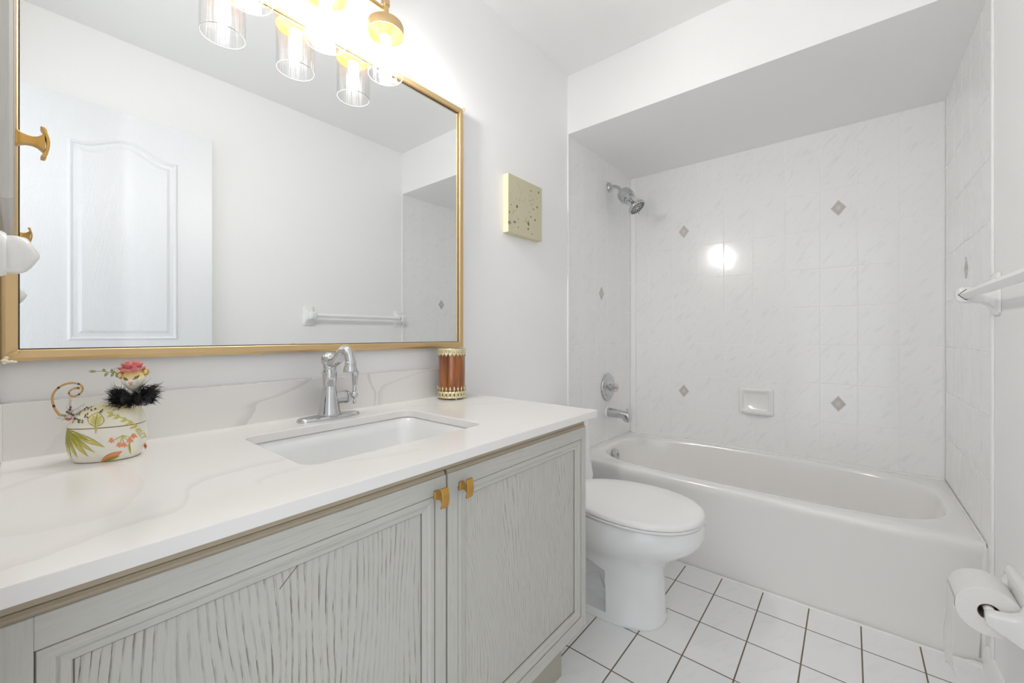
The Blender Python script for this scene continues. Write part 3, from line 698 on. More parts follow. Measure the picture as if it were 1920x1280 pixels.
for cx, cy, r in FL:
    u = (cx - 380) / (828 - 380); t0, t1 = 163 + (370 - 163) * u, 948 + (1082 - 948) * u
    v = (cy - t0) / (t1 - t0); x = X0 + (X1 - X0) * (u * .96 + .02); z = ZZ1 - (ZZ1 - ZZ0) * v
    x = min(max(x, X0 + .008), X1 - .008)
    R = r * .0024; n = 9; sk = 1 + .8 * (random.random() - .5); pts = [(x + R * sk * (.35 + 1.1 * random.random()) * cos(2 * pi * k / n), YF, z + R * (.35 + 1.1 * random.random()) * sin(2 * pi * k / n)) for k in range(n)]
    m.add(pts, [tuple(range(n))], 3 if r > 2.4 and cx < 460 else 2)
for a, b_ in (((1.40, 1.710), (1.425, 1.665)), ((1.425, 1.665), (1.408, 1.640)), ((1.425, 1.665), (1.445, 1.688)), ((1.41, 1.64), (1.45, 1.636)), ((1.45, 1.636), (1.456, 1.66)), ((1.40, 1.70), (1.43, 1.69))):
    d = Vector((b_[0] - a[0], b_[1] - a[1])); s = Vector((-d.y, d.x)).normalized() * .0008
    m.add([(a[0] - s.x, YF, a[1] - s.y), (b_[0] - s.x, YF, b_[1] - s.y), (b_[0] + s.x, YF, b_[1] + s.y), (a[0] + s.x, YF, a[1] + s.y)], [(0, 1, 2, 3)], 4)
tag(m.build('canvas_picture', [M_canvas, M_canvas_side, M_fleck, M_fleck2, M_sketch], smooth=False), 'square olive canvas with dark flecks on the wall right of the mirror', 'picture')

# ------------------------------------------------------------------ medicine cabinet edge and robe hook on the west wall
XW = -0.013
mc = thing('medicine_cabinet', 'distressed whitewashed wood wall cabinet with brass knob left of the mirror', 'cabinet', (XW, -0.25, 1.2))
m = MB(); m.box(-.0163, XW + .0030, -0.432, -0.075, 1.197, 1.92); m.build('cabinet_back', M_oak_v, mc, smooth=False)
m = MB(); m.loft([[(XW + .003 + a, y_, z) for a, y_, z in q] for q in (
    [(0, -.434, 1.195), (0, -.07, 1.195), (0, -.07, 1.93), (0, -.434, 1.93)],
    [(.0065, -.434, 1.195), (.0065, -.07, 1.195), (.0065, -.07, 1.93), (.0065, -.434, 1.93)],
    [(.0095, -.431, 1.198), (.0095, -.073, 1.198), (.0095, -.073, 1.927), (.0095, -.431, 1.927)])])
md = m.build('door', M_oak_v, mc, smooth=False)
m = MB(); m.box(XW + .0118, XW + .0136, -0.400, -0.105, 1.235, 1.89); m.build('panel', M_oak_v, md, smooth=False, bevel=.0008)
knob(md, (XW + .0128, -0.385, 1.279), (1, 0, 0))
rh = thing('robe_hook', 'glossy white ceramic robe hook on the left wall below the brass knob', 'hook', (XW, -0.40, 1.137))
m = MB(); m.lathe([(.026, -.0034), (.026, .004), (.0235, .0075)], (XW, -.402, 1.137), (1, 0, 0), 28); m.build('wall_plate', M_ceramic, rh, angle=40)
m = MB(); rings = []
for d, hh, hw, dz in ((.0070, .0215, .018, 0), (.013, .0220, .019, 0), (.0185, .0212, .0185, 0), (.0225, .0190, .0165, .0004), (.0265, .0145, .0125, .0008), (.0300, .0085, .008, .0012), (.0325, .0035, .0035, .0015), (.0332, .0008, .0008, .0016)):
    rings.append([(XW + d, -.402 + y, 1.137 + z + dz) for y, z, _ in super_ring(0, 0, 0, hw, hh, 2.6, 32)])
m.loft(rings); m.build('peg', M_ceramic, rh, angle=50)

# ------------------------------------------------------------------ candle holder
M_amber, nt, bb = new_mat('amber_glass')
bb.inputs['Base Color'].default_value = (0.23, 0.062, 0.018, 1); bb.inputs['Roughness'].default_value = 0.12; bb.inputs['Coat Weight'].default_value = 1.0; bb.inputs['Coat Roughness'].default_value = 0.03; bb.inputs['Metallic'].default_value = 0.35
P, c_ = objpos(nt); na = N(nt, 'ShaderNodeTexNoise', i_Scale=1.0, i_Detail=2.0); cv = N(nt, 'ShaderNodeCombineXYZ')
L(nt, math_(nt, 'MULTIPLY', math_(nt, 'ARCTAN2', c_[1], c_[0]), 2.6), cv.inputs[0]); L(nt, math_(nt, 'MULTIPLY', c_[2], 5.0), cv.inputs[1]); L(nt, cv.outputs[0], na.inputs['Vector'])
L(nt, ramp(nt, na.outputs['Fac'], [(0.34, (0.05, 0.014, 0.003)), (0.48, (0.27, 0.075, 0.012)), (0.62, (0.42, 0.130, 0.020)), (0.75, (0.20, 0.05, 0.008))]), bb.inputs['Base Color'])
cx, cy = 0.968, -0.084; R = .0480
chd = thing('candle_holder', 'amber glass candle holder with pierced gold bands on the countertop corner', 'candle holder', (cx, cy, CT))
m = MB(); m.lathe([(.001, .010), (R - .004, .010), (R - .002, .012), (R - .002, .162), (R - .005, .162), (R - .005, .016), (.001, .016)], (0, 0, 0), seg=64); m.build('glass_cylinder', M_amber, chd, loc=(0, 0, 0), angle=40)
def P3(a, z, r=R): return (cx + r * cos(a), cy + r * sin(a), CT + z)
def band_cell(m, a0, a1, outer, hole):
    """outer/hole: loops of (u in 0..1, z); bridged ring"""
    f = lambda u: a0 + (a1 - a0) * u
    n = len(outer); vs = [P3(f(u), z) for u, z in outer] + [P3(f(u), z) for u, z in hole]
    m.add(vs, [(k, (k + 1) % n, n + (k + 1) % n, n + k) for k in range(n)])
m = MB(); NT = 22
for k in range(NT):
    a0, a1 = 2 * pi * k / NT, 2 * pi * (k + 1) / NT
    band_cell(m, a0, a1, [(0, .170), (.5, .170), (1, .170), (1, .163), (1, .1545), (.5, .1465), (0, .1545), (0, .163)], [(.47, .1640), (.5, .1645), (.53, .1640), (.60, .1615), (.55, .1595), (.5, .1590), (.45, .1595), (.40, .1615)])
o = m.build('upper_band', M_band, chd); sd = o.modifiers.new('s', 'SOLIDIFY'); sd.thickness = .0012
m = MB(); m.lathe([(R + .0008, .166), (R + .0018, .168), (R + .0018, .1715), (R + .0004, .173), (R - .006, .173), (R - .006, .170)], (cx, cy, CT), seg=64, cap=False); m.build('rim', M_band, chd)
m = MB()
for k in range(NT):
    a0, a1 = 2 * pi * k / NT, 2 * pi * (k + 1) / NT
    band_cell(m, a0, a1, [(0, .008), (.5, .008), (1, .008), (1, .020), (1, .028), (.5, .028), (0, .028), (0, .020)], [(.40, .0135), (.5, .012), (.60, .0135), (.72, .018), (.56, .0205), (.5, .0245), (.44, .0205), (.28, .018)])
    f = lambda u: a0 + (a1 - a0) * u
    pts = [(.36, .028), (.64, .028), (.60, .033), (.76, .035), (.76, .039), (.62, .040), (.60, .0435), (.5, .0455), (.40, .0435), (.38, .040), (.24, .039), (.24, .035), (.40, .033)]
    m.add([P3(f(u), z) for u, z in pts], [tuple(range(len(pts)))])
o = m.build('lower_band', M_band, chd); sd = o.modifiers.new('s', 'SOLIDIFY'); sd.thickness = .0012
m = MB(); m.lathe([(.001, .006), (R + .0006, .006), (R + .0016, .0075), (R + .0016, .0095), (R, .011)], (cx, cy, CT), seg=64, cap=False); m.build('base_ring', M_band, chd)
for k in range(3):
    a = -pi / 2 - .42 + k * 2 * pi / 3; m = MB(); m.ball((cx + (R - .003) * cos(a), cy + (R - .003) * sin(a), CT + .0036), .0036, 12); m.build('foot', M_band, chd)

# ------------------------------------------------------------------ leopard jar
JA = math.radians(-27); JX, JY = 0.108, -0.123
jar = thing('leopard_jar', 'painted ceramic leopard-lady jar with rose hat and black feather boa on the countertop', 'jar', (JX, JY, CT), JA)
jar.scale = (0.74, 0.90, 0.97)
M_jar = simple('cream_crackle_glaze', (0.82, 0.80, 0.71), 0.3, coat=0.4, bump=0.1, bscale=400)
M_yel = simple('yellow_glaze', (0.80, 0.68, 0.30), 0.3, coat=0.3)
M_olive = simple('olive_paint', (0.36, 0.34, 0.02), 0.4); M_olive2 = simple('light_olive_paint', (0.58, 0.52, 0.12), 0.4)
M_coral = simple('coral_paint', (0.82, 0.28, 0.14), 0.4); M_brown = simple('brown_line_paint', (0.17, 0.09, 0.03), 0.4)
M_spot = simple('dark_spot_paint', (0.10, 0.085, 0.05), 0.4); M_pink = simple('rose_fabric', (0.72, 0.22, 0.22), 0.7); M_pink2 = simple('rose_fabric_light', (0.82, 0.36, 0.34), 0.7)
M_tail = simple('tail_glaze', (0.55, 0.32, 0.10), 0.35); M_leafg = simple('silk_leaf', (0.33, 0.33, 0.13), 0.6); M_twig = simple('twig', (0.25, 0.21, 0.12), 0.7)
M_fur = simple('black_feather', (0.008, 0.008, 0.010), 0.55); M_iri = simple('eye_green', (0.30, 0.30, 0.10), 0.3)
M_lid = None
def lid_mat():
    m, nt, b = new_mat('lid_glaze'); b.inputs['Roughness'].default_value = .3; b.inputs['Coat Weight'].default_value = .4
    P, c = objpos(nt)
    t = N(nt, 'ShaderNodeMapRange', interpolation_type='SMOOTHSTEP'); t.inputs[1].default_value = .072; t.inputs[2].default_value = .108; L(nt, c[2], t.inputs[0])
    L(nt, mixc(nt, t.outputs[0], (0.82, 0.79, 0.66), (0.80, 0.68, 0.33)), b.inputs['Base Color']); return m
M_lid = lid_mat()
def head_mat():
    m, nt, b = new_mat('head_glaze'); b.inputs['Roughness'].default_value = .3; b.inputs['Coat Weight'].default_value = .4
    P, c = objpos(nt)
    t = N(nt, 'ShaderNodeMapRange', interpolation_type='SMOOTHSTEP'); t.inputs[1].default_value = .141; t.inputs[2].default_value = .151; L(nt, c[2], t.inputs[0])
    L(nt, mixc(nt, t.outputs[0], (0.82, 0.79, 0.68), (0.80, 0.62, 0.26)), b.inputs['Base Color']); return m
M_head = head_mat()
HL = 0.0700      # half length of body
def body_prof(z):     # scale of outline at height z
    t = z / .062; return .84 + .17 * sin(pi * min(1, t * .62 + .06)) ** .8
def b_ring(z, s, n=2.5, seg=72): return super_ring(0, 0, z, HL * s, .043 * s, n, seg)
m = MB(); zs = [0, .002, .006, .014, .024, .034, .044, .052, .058, .0615]
sc = [.80, .845, .89, .95, .99, 1.01, 1.01, 1.0, .985, .975]
m.loft([b_ring(z, s) for z, s in zip(zs, sc)])
def scale_at(z):
    for i in range(len(zs) - 1):
        if z <= zs[i + 1]: t = (z - zs[i]) / (zs[i + 1] - zs[i]); return sc[i] + (sc[i + 1] - sc[i]) * t
    return sc[-1]
def lid_h(x):      # crown height of the lid over the seam, along the body
    t = (x + HL) / (2 * HL); return .026 + .010 * min(1, max(0, t * 2.5)) + .012 * max(0, min(1, (t - .55) / .3))
def front(x, z, off=.0004):
    if z <= .0615:
        s = scale_at(max(0, z)); a, b_ = HL * s, .043 * s
        xx = max(-.999, min(.999, x / a)); y = -b_ * (1 - abs(xx) ** 2.5) ** .4
        return (x, y - off, z)
    s = .975; a, b_ = HL * s, .043 * s; xx = max(-.985, min(.985, x / a)); ym = b_ * (1 - abs(xx) ** 2.5) ** .4
    hh = (z - .063) / (lid_h(x) * (1 - abs(xx) ** 4) ** .5 + 1e-5); hh = min(.98, max(0, hh)); r = (1 - hh ** 2.0) ** .5
    return (x, -ym * r - off, z + off * .6)
def jx(cx_): return (cx_ - 618) / 6190 / .93
def jz(cx_, cy_):
    base = 1228 - (0 if cx_ < 350 else (cx_ - 350) * .16 + max(0, cx_ - 620) * .12)
    return (base - cy_) / 6190
def decal(m, pts, mi, off=.0005):
    """polygon in picture-of-the-jar coordinates laid onto the glazed surface"""
    from mathutils.geometry import tessellate_polygon
    n = len(pts); dense = []
    for i in range(n):
        a, b_ = Vector(pts[i]), Vector(pts[(i + 1) % n]); k = max(1, int((b_ - a).length / 40))
        for j in range(k): dense.append(a + (b_ - a) * j / k)
    vs = [front(jx(p.x), jz(p.x, p.y), off) for p in dense]
    tri = tessellate_polygon([[Vector((p.x, p.y, 0)) for p in dense]])
    m.add(vs, [tuple(t) for t in tri], mi)
def lens(a, b_, w, n=8, fat=.45):
    a, b_ = Vector(a), Vector(b_); d = b_ - a; s = Vector((-d.y, d.x)).normalized(); up, dn = [], []
    for k in range(n + 1):
        t = k / n; ww = w * sin(pi * t ** (math.log(.5) / math.log(fat))) if 0 < t < 1 else 0
        up.append(tuple(a + d * t + s * ww)); dn.append(tuple(a + d * t - s * ww))
    return up + dn[-2:0:-1]
def stroke(a, b_, w=3):
    a, b_ = Vector(a), Vector(b_); d = b_ - a; s = Vector((-d.y, d.x)).normalized() * w; return [tuple(a + s), tuple(b_ + s), tuple(b_ - s), tuple(a - s)]
J0 = len(m.f)
for tip, w_ in (((250, 1160), 22), ((322, 1158), 18), ((403, 1150), 20), ((525, 1122), 26), ((595, 1072), 20), ((697, 995), 30)):
    o_ = (240, 832); decal(m, lens(o_, tip, w_ + 3, fat=.6), 5, .0004); decal(m, lens(o_, tip, w_, fat=.6), 2, .0006)
    a_ = Vector(o_) * .55 + Vector(tip) * .45; decal(m, lens(o_, tuple(a_ * .6 + Vector(tip) * .4), w_ * .62, fat=.6), 1, .0008)
for a_, b_ in (((868, 835), (760, 920)), ((868, 835), (835, 960)), ((868, 835), (880, 955)), ((868, 835), (960, 850)), ((868, 835), (930, 900))):
    decal(m, stroke(a_, b_, 5), 2, .0006)
    c_ = Vector(b_); decal(m, [tuple(c_ + Vector(v)) for v in ((-8, -45), (14, -40), (34, 5), (14, -4), (4, 20), (-10, -2), (-30, 12))], 3, .0008)
decal(m, lens((925, 900), (925, 1060), 10), 2, .0006); decal(m, lens((925, 900), (928, 1040), 5), 1, .0008)
decal(m, lens((640, 1168), (862, 1012), 34), 5, .0004); decal(m, lens((640, 1168), (862, 1012), 30), 3, .0006); decal(m, lens((655, 1165), (835, 1070), 16), 1, .0008)
decal(m, lens((1030, 930), (1034, 1010), 20), 3, .0005); decal(m, lens((1030, 950), (1032, 990), 8), 5, .0007)
decal(m, lens((196, 905), (202, 1035), 10), 3, .0005)
for k in range(6):
    cx_ = 995 + 8 * k; cy_ = 750 + 20 * k; decal(m, lens((cx_, cy_), (cx_ - 24, cy_ + 22), 7), 2, .0006); decal(m, lens((cx_, cy_), (cx_ + 14, cy_ + 18), 6), 2, .0006)
decal(m, [(585, 800), (625, 800), (612, 830), (612, 855), (598, 855), (596, 828)], 2, .0006)
m.loft([b_ring(.0, .81), b_ring(.0012, .825)], False, False, mi=5); 
m.build('jar_body', [M_jar, M_olive, M_olive2, M_coral, M_spot, M_brown], jar, loc=(0, 0, 0), angle=60)
# lid: dome over the body outline
m = MB(); rings = []
for k in range(15):
    t = k / 14; r = cos(t * pi / 2) if k < 14 else .02; h = sin(t * pi / 2)
    ring = []
    for x, y, z in super_ring(0, 0, 0, HL * .975, .043 * .975, 2.5, 72):
        xx = x * (r ** .22 if k < 14 else .02); yy = y * r
        ring.append((xx, yy, .063 + lid_h(xx) * h * (1 - (abs(xx) / (HL * .99)) ** 4) ** .5 if abs(xx) < HL * .99 else .063))
    rings.append(ring)
m.loft([b_ring(.0605, .965), b_ring(.063, .975)] , False, False, mi=5); m.loft(rings, False, True)
random.seed(11)
for i in range(60):
    cx_ = 330 + random.random() * 300; cy_ = 775 - random.random() * 165
    if cx_ > 500 and cy_ > 640: continue
    cy_ = max(cy_, 612 + max(0, (430 - cx_)) * .9); a = random.random() * 2
    decal(m, lens((cx_ - 15 * cos(a), cy_ - 11 * sin(a)), (cx_ + 15 * cos(a), cy_ + 11 * sin(a)), 7.5, 5), 4, .0008)
decal(m, lens((590, 640), (600, 800), 88, 12), 5, .0004); decal(m, lens((592, 645), (600, 797), 82, 12), 6, .0006)
decal(m, stroke((594, 660), (600, 795), 4), 1, .0009)
for k in range(5): decal(m, stroke((597, 700 + 20 * k), (550, 680 + 20 * k), 2.5), 1, .0009); decal(m, stroke((597, 700 + 20 * k), (648, 676 + 20 * k), 2.5), 1, .0009)
vine = [(690, 618), (760, 632), (830, 640), (900, 662), (950, 690), (985, 725)]
for a_, b_ in zip(vine[:-1], vine[1:]):
    decal(m, stroke(a_, b_, 5), 2, .0006); decal(m, lens(b_, (b_[0] - 60, b_[1] + 28), 13), 2, .0007); decal(m, lens(b_, (b_[0] - 30, b_[1] - 26), 10), 2, .0007)
lid = m.build('lid', [M_lid, M_olive, M_olive2, M_coral, M_spot, M_brown, simple('pale_yellow_paint', (0.80, 0.72, 0.34), .35)], jar, loc=(0, 0, 0), angle=60)
# neck and head (children of the jar), turned a little to the right of the camera
hx, hz = .0500, .1430
m = MB(); m.loft([super_ring(.047, 0, .094, .022, .020, 2, 24), super_ring(.048, 0, .108, .016, .015, 2, 24), super_ring(.049, 0, .122, .0125, .0125, 2, 24), super_ring(.050, 0, .134, .012, .012, 2, 24)]); m.build('neck', M_jar, jar, loc=(0, 0, 0))
HM = Matrix.Translation((hx, -.004, hz)) @ Matrix.Rotation(math.radians(8), 4, 'Z') @ Matrix.Rotation(math.radians(-6), 4, 'Y')
def H(v): return tuple(HM @ Vector(v))
m = MB(); seg = 36; rings = []
def head_r(t, p):   # t polar from bottom 0..pi, p azimuth with -y = face
    d = Vector((sin(t) * cos(p), sin(t) * sin(p), -cos(t)))
    r = .0220; f = max(0, -d.y)
    v = Vector((d.x * r * (1.0 - .28 * max(0, -d.z)), d.y * r * .95, d.z * r * .98))
    v.y -= .0052 * (f ** 5) * (1 if d.z < .35 else .5) * max(0, 1 - abs(d.z + .25) * 1.2)   # muzzle
    v.x *= 1 + .05 * max(0, 1 - abs(d.z) * 3)
    return v
for i in range(21):
    t = max(.04, min(pi - .04, pi * i / 20)); rings.append([H(head_r(t, 2 * pi * k / seg)) for k in range(seg)])
m.loft(rings)
def face(pts, mi_, lift=.0005):
    from mathutils.geometry import tessellate_polygon
    vs = []
    for x, z in pts:
        # find the surface point in front at (x,z)
        best = None; dz = max(-.99, min(.99, z / (.0220 * .98))); t = math.acos(-dz); rr = .0220 * sin(t) * (1.0 - .28 * max(0, -dz)); xx = max(-.98, min(.98, x / rr)); p = -math.acos(xx); v = head_r(t, p); vs.append(H((v.x, v.y - lift, v.z)))
    tri = tessellate_polygon([[Vector((x, z, 0)) for x, z in pts]]); m.add(vs, [tuple(q) for q in tri], mi_)
for sx in (-1, 1):
    face([(sx * .0035, .0012), (sx * .0080, .0062), (sx * .0155, .0078), (sx * .0115, .0018)], 2, .0006); face([(sx * .0058, .0026), (sx * .0086, .0052), (sx * .0122, .0056), (sx * .0104, .0026)], 3, .0009)
    face([(sx * .0082, .0036), (sx * .0084, .0054), (sx * .0098, .0054), (sx * .0096, .0036)], 2, .0012)
    face([(sx * .0002, -.0080), (sx * .0045, -.0094), (sx * .0046, -.0099), (sx * .0002, -.0087)], 2, .0008)
    for dx, dz in ((.008, -.001), (.0105, -.0025), (.0085, -.0045), (.0115, -.0055), (.0095, -.0075), (.006, .0118), (.009, .0132), (.003, .0128), (.012, .010)):
        face([(sx * dx, dz), (sx * (dx + .0013), dz + .0009), (sx * (dx + .0007), dz - .0008)], 2, .0007)
face([(-.0042, -.0025), (.0042, -.0025), (.0022, -.0064), (0, -.0080), (-.0022, -.0064)], 4, .0008)
face([(-.0004, -.0070), (.0004, -.0070), (.0004, -.0085), (-.0004, -.0085)], 2, .0010)
head = m.build('head', [M_head, M_yel, M_spot, M_iri, M_coral], jar, loc=(0, 0, 0), angle=60)
for sx in (-1, 1):
    m = MB(); c_ = H((sx * .0225, .001, .0115)); m.ball((0, 0, 0), .0072, 16, (1, .7, 1)); m.ball((sx * .0006, -.0030, 0), .0046, 12, (1, .6, 1), 1); o = m.build('ear', [M_tail, M_yel], jar, loc=c_)
# rose
def petal(m, c, az, tilt, ln, wd, mi_):
    q = Matrix.Translation(c) @ Matrix.Rotation(az, 4, 'Z') @ Matrix.Rotation(-tilt, 4, 'Y'); vs = []; fs = []; nu, nv = 6, 6
    for i in range(nu + 1):
        for j in range(nv + 1):
            u = i / nu; v = (j / nv) * 2 - 1
            w_ = wd * (sin(pi * (.16 + .70 * u)) ** .7); x = ln * u; y = w_ * v; z = .35 * ln * u * u - .25 * w_ * (v * v) * (-1) + .0010 * sin(6 * v + az * 3) * u
            vs.append(tuple(q @ Vector((x, y, z))))
    for i in range(nu):
        for j in range(nv): a = i * (nv + 1) + j; fs.append((a, a + 1, a + nv + 2, a + nv + 1))
    m.add(vs, fs, mi_)
random.seed(5); m = MB(); fc = Vector((.0475, -.006, .1575))
for ring_, (n_, tilt, ln, wd) in enumerate(((8, -.12, .0245, .0125), (8, .25, .0225, .0120), (7, .62, .0190, .0110), (6, .98, .0155, .0085), (5, 1.25, .0125, .0055), (3, 1.45, .0115, .0035))):
    for k in range(n_): petal(m, fc + Vector((0, 0, .0010 * ring_)), 2 * pi * k / n_ + ring_ * .5 + random.random() * .3, tilt + random.random() * .15, ln, wd * 1.3, k % 2)
o = m.build('rose', [M_pink, M_pink2], jar, loc=(0, 0, 0)); sd = o.modifiers.new('s', 'SOLIDIFY'); sd.thickness = .0005
# leafy twig behind the rose
m = MB(); tw = cr([(.034, -.004, .158), (.022, -.006, .1565), (.008, -.006, .1575), (-.006, -.006, .1600), (-.018, -.006, .1605)]); m.tube(tw, .0005, 6, mi=1)
for (x, z, ex, ez, w_) in ((-.018, .1605, -.013, .0004, .0024), (-.002, .159, -.004, .006, .0026), (.003, .158, -.006, -.007, .0030), (.009, .157, .003, .007, .0030), (.014, .157, -.005, -.007, .0026), (.019, .157, .001, -.009, .0026), (.017, .157, -.008, .003, .0022)):
    leaf_strip(m, (x, -.007, z), (x + ex, -.009, z + ez), w_, (0, -1, .2), 0, .001)
for k in range(5):
    x = .012 + .0045 * k; m.tube([(x, -.006, .158), (x - .004, -.007, .165 + .001 * k)], .0003, 5, mi=1)
m.build('leaf_sprig', [M_leafg, M_twig], jar, loc=(0, 0, 0))
# feather boa: ring of fine strands round the neck
random.seed(2); m = MB()
for i in range(1900):
    a = random.random() * 2 * pi; cl = noise.noise(Vector((cos(a) * 2.2, sin(a) * 2.2, 3.0))); rr_ = .016 + .014 * random.random() + .008 * cl
    ca, sa = cos(a), sin(a); wide = 1.30
    c0 = Vector((.049 + rr_ * ca * wide, rr_ * sa * .85 - .003, .109 + .022 * (random.random() - .5) + .016 * noise.noise(Vector((cos(a) * 2.5, sin(a) * 2.5, 7.7)))))
    d = Vector((ca * (.2 + random.random()) + (random.random() - .5) * .9, sa + (random.random() - .5) * .9, (random.random() - .40) * 1.2)); d.normalize(); ln = .009 + .013 * random.random() ** 2 + (.008 if random.random() < .08 else 0)
    side = Vector((random.random() - .5, random.random() - .5, random.random() - .5)) * .5
    p = [c0 - d * .003, c0 + d * ln * .5 + side * .004, c0 + d * ln + side * .013]
    m.tube(p, [.00055, .00045, .00012], 3, False)
m.tube([(.049 + .024 * cos(t) * 1.25, .022 * sin(t) * .85 - .003, .109 + .002 * sin(2 * t)) for t in [2 * pi * k / 36 for k in range(37)]], [.0095 + .0030 * sin(k * 1.3) for k in range(37)], 10, False)
o = m.build('feather_boa', M_fur, jar, loc=(0, 0, 0), smooth=False)
# curled tail with dark bands
tp = [(150, 705), (105, 640), (78, 560), (75, 490), (110, 425), (170, 378), (240, 355), (310, 358), (362, 385), (378, 425), (360, 465), (320, 495), (275, 502), (243, 482), (243, 448), (275, 422), (318, 412), (348, 416)]
tpath = cr([(jx(x) + .000, -.010, (1228 - y) / 6190) for x, y in tp], 3)
m = MB(); nT = len(tpath); rT = [.0022 - .0008 * (i / nT) + (.0008 if i > nT - 6 else 0) for i in range(nT)]
m.tube(tpath, rT, 10)
n10 = 10
for i in range(0, nT - 1):
    if i % 9 in (4,):
        for j in range(n10): m.m[i * n10 + j] = 1
m.build('tail', [M_tail, M_black], jar, loc=(0, 0, 0))
m = MB(); m.tube([(jx(205), -.010, .083), (jx(160), -.010, .085)], [.0024, .0018], 8); m.build('tail_stem', M_leafg, jar, loc=(0, 0, 0))
# beaded tassel and dried sprigs at the tail root
m = MB(); bx_, by_ = jx(262), -.014
for k in range(6): m.ball((bx_ + .0008 * sin(k * 2), by_, .1150 - .0042 * k), .0022 + .0004 * (k % 2), 10, mi=0 if k < 4 else 1)
for k in range(4): m.ball((bx_ - .004 + .0035 * k, by_ - .002, .0905 - .002 * k), .0024, 8, mi=1)
m.build('bead_tassel', [simple('pink_bead', (0.72, 0.58, 0.54), .4), simple('purple_bead', (0.16, 0.10, 0.12), .4)], jar, loc=(0, 0, 0))
m = MB(); random.seed(9)
for k in range(24):
    p0 = Vector((bx_ - .006 + .020 * random.random(), by_ - .004, .080 + .010 * random.random())); dd = Vector((random.random() - .45, -.3 * random.random(), random.random() * .7 - .15)).normalized() * (.010 + .008 * random.random()); m.tube([p0, p0 + dd], .00028, 4)
m.tube([(bx_ + .002, by_ - .004, .089), (bx_ + .030, by_ - .008, .104)], .0004, 5)
m.build('dried_sprigs', M_twig, jar, loc=(0, 0, 0))
m = MB()
for k in range(7): petal(m, Vector((bx_ + .0005, by_ - .006, .0755)), 2 * pi * k / 7, .3, .0065, .003, 0)
m.build('coral_bow', simple('coral_fabric', (0.70, 0.24, 0.15), .7), jar, loc=(0, 0, 0))

# ------------------------------------------------------------------ toilet
TX = 1.500
to = thing('toilet', 'white elongated toilet with closed lid between vanity and bathtub', 'toilet', (TX, -0.40, 0))
def tr_(z, hw, yf, yb, n=2.3, seg=56):
    cyy = (yf + yb) / 2; return super_ring(TX, cyy, z, hw, (yb - yf) / 2, n, seg)
m = MB()
def egg(z, hw, yf, yb, n=2.15, seg=64):     # widest 62 % of the way back
    yw = yf + (yb - yf) * .46; return super_ring(TX, yw, z, hw, yw - yf, n, seg, 0, yb - yw)
m.loft([egg(0, .131, -.634, -.12, 2.5), egg(.003, .133, -.636, -.12, 2.5), egg(.012, .133, -.636, -.12, 2.5), egg(.022, .128, -.631, -.12, 2.5), egg(.10, .124, -.628, -.12, 2.5), egg(.18, .124, -.628, -.12, 2.45), egg(.215, .132, -.640, -.13, 2.35),
        egg(.240, .146, -.662, -.13, 2.25), egg(.262, .163, -.690, -.14, 2.2), egg(.285, .179, -.722, -.15), egg(.305, .188, -.748, -.16), egg(.325, .1915, -.762, -.17), egg(.345, .1900, -.766, -.19), egg(.372, .1875, -.764, -.20), egg(.381, .184, -.760, -.20), egg(.385, .176, -.752, -.20)])
bowl = m.build('bowl', M_toilet, to, angle=60)
cs = []
for sgn in (-1, 1):
    c = MB(); xo = TX + sgn * .150; xi = TX + sgn * .062
    q = [(-.468, .030), (-.10, .030), (-.10, .245), (-.30, .245), (-.462, .178)]
    A = [(xo, y, z) for y, z in q]; B = [(xi, y - .0 + (.015 if y < -.4 else 0), z) for y, z in q]
    c.loft([A, B] if sgn > 0 else [A, B]); cs.append(c)
boolean(bowl, cs)
for p in bowl.data.polygons: p.use_smooth = True
bowl.data.set_sharp_from_angle(angle=math.radians(38))
b = bowl.modifiers.new('bevel', 'BEVEL'); b.width = .006; b.segments = 3; b.limit_method = 'ANGLE'; b.angle_limit = math.radians(50)
# trapway tube inside the side recess
m = MB(); m.tube(cr([(TX, -.42, .10), (TX, -.34, .07), (TX, -.28, .13), (TX, -.24, .20), (TX, -.18, .16), (TX, -.15, .05)]), .072, 24, up=(1, 0, 0)); m.build('trapway', M_toilet, to)
m = MB(); m.loft([egg(.3885, .1890, -.758, -.255), egg(.3895, .1950, -.765, -.253), egg(.394, .1960, -.766, -.253), egg(.397, .1935, -.763, -.255)]); m.build('seat', M_seat, to, angle=50)
m = MB(); m.loft([egg(.3995, .1925, -.762, -.245), egg(.401, .1955, -.766, -.243), egg(.409, .1955, -.766, -.243), egg(.416, .1900, -.759, -.247), egg(.4195, .178, -.745, -.257), egg(.4215, .12, -.66, -.30), egg(.422, .03, -.50, -.42)]); m.build('lid', M_seat, to, angle=60)
for sgn in (-1, 1):
    m = MB(); m.lathe([(.016, .386), (.016, .402), (.012, .408), (.001, .409)], (TX + sgn * .075, -.238, 0), seg=20); m.build('hinge', M_seat, to)
m = MB()
def tk(z, hw, y0): return rrect(TX - hw, TX + hw, y0, -.012, .035, 6, z)
m.loft([tk(.382, .205, -.245), tk(.40, .232, -.236), tk(.47, .226, -.225), tk(.60, .222, -.215), tk(.672, .222, -.212)]); m.build('tank', M_toilet, to, angle=50)
m = MB(); m.loft([tk(.6725, .228, -.220), tk(.690, .230, -.222), tk(.698, .224, -.216)]); m.build('tank_lid', M_toilet, to, angle=50)
m = MB(); m.lathe([(.012, 0), (.012, .008), (.006, .012)], (TX - .16, -.214, .62), (0, -1, 0), 16); m.tube([(TX - .16, -.226, .62), (TX - .09, -.228, .612)], [.006, .005], 10); m.build('flush_lever', M_chrome, to)

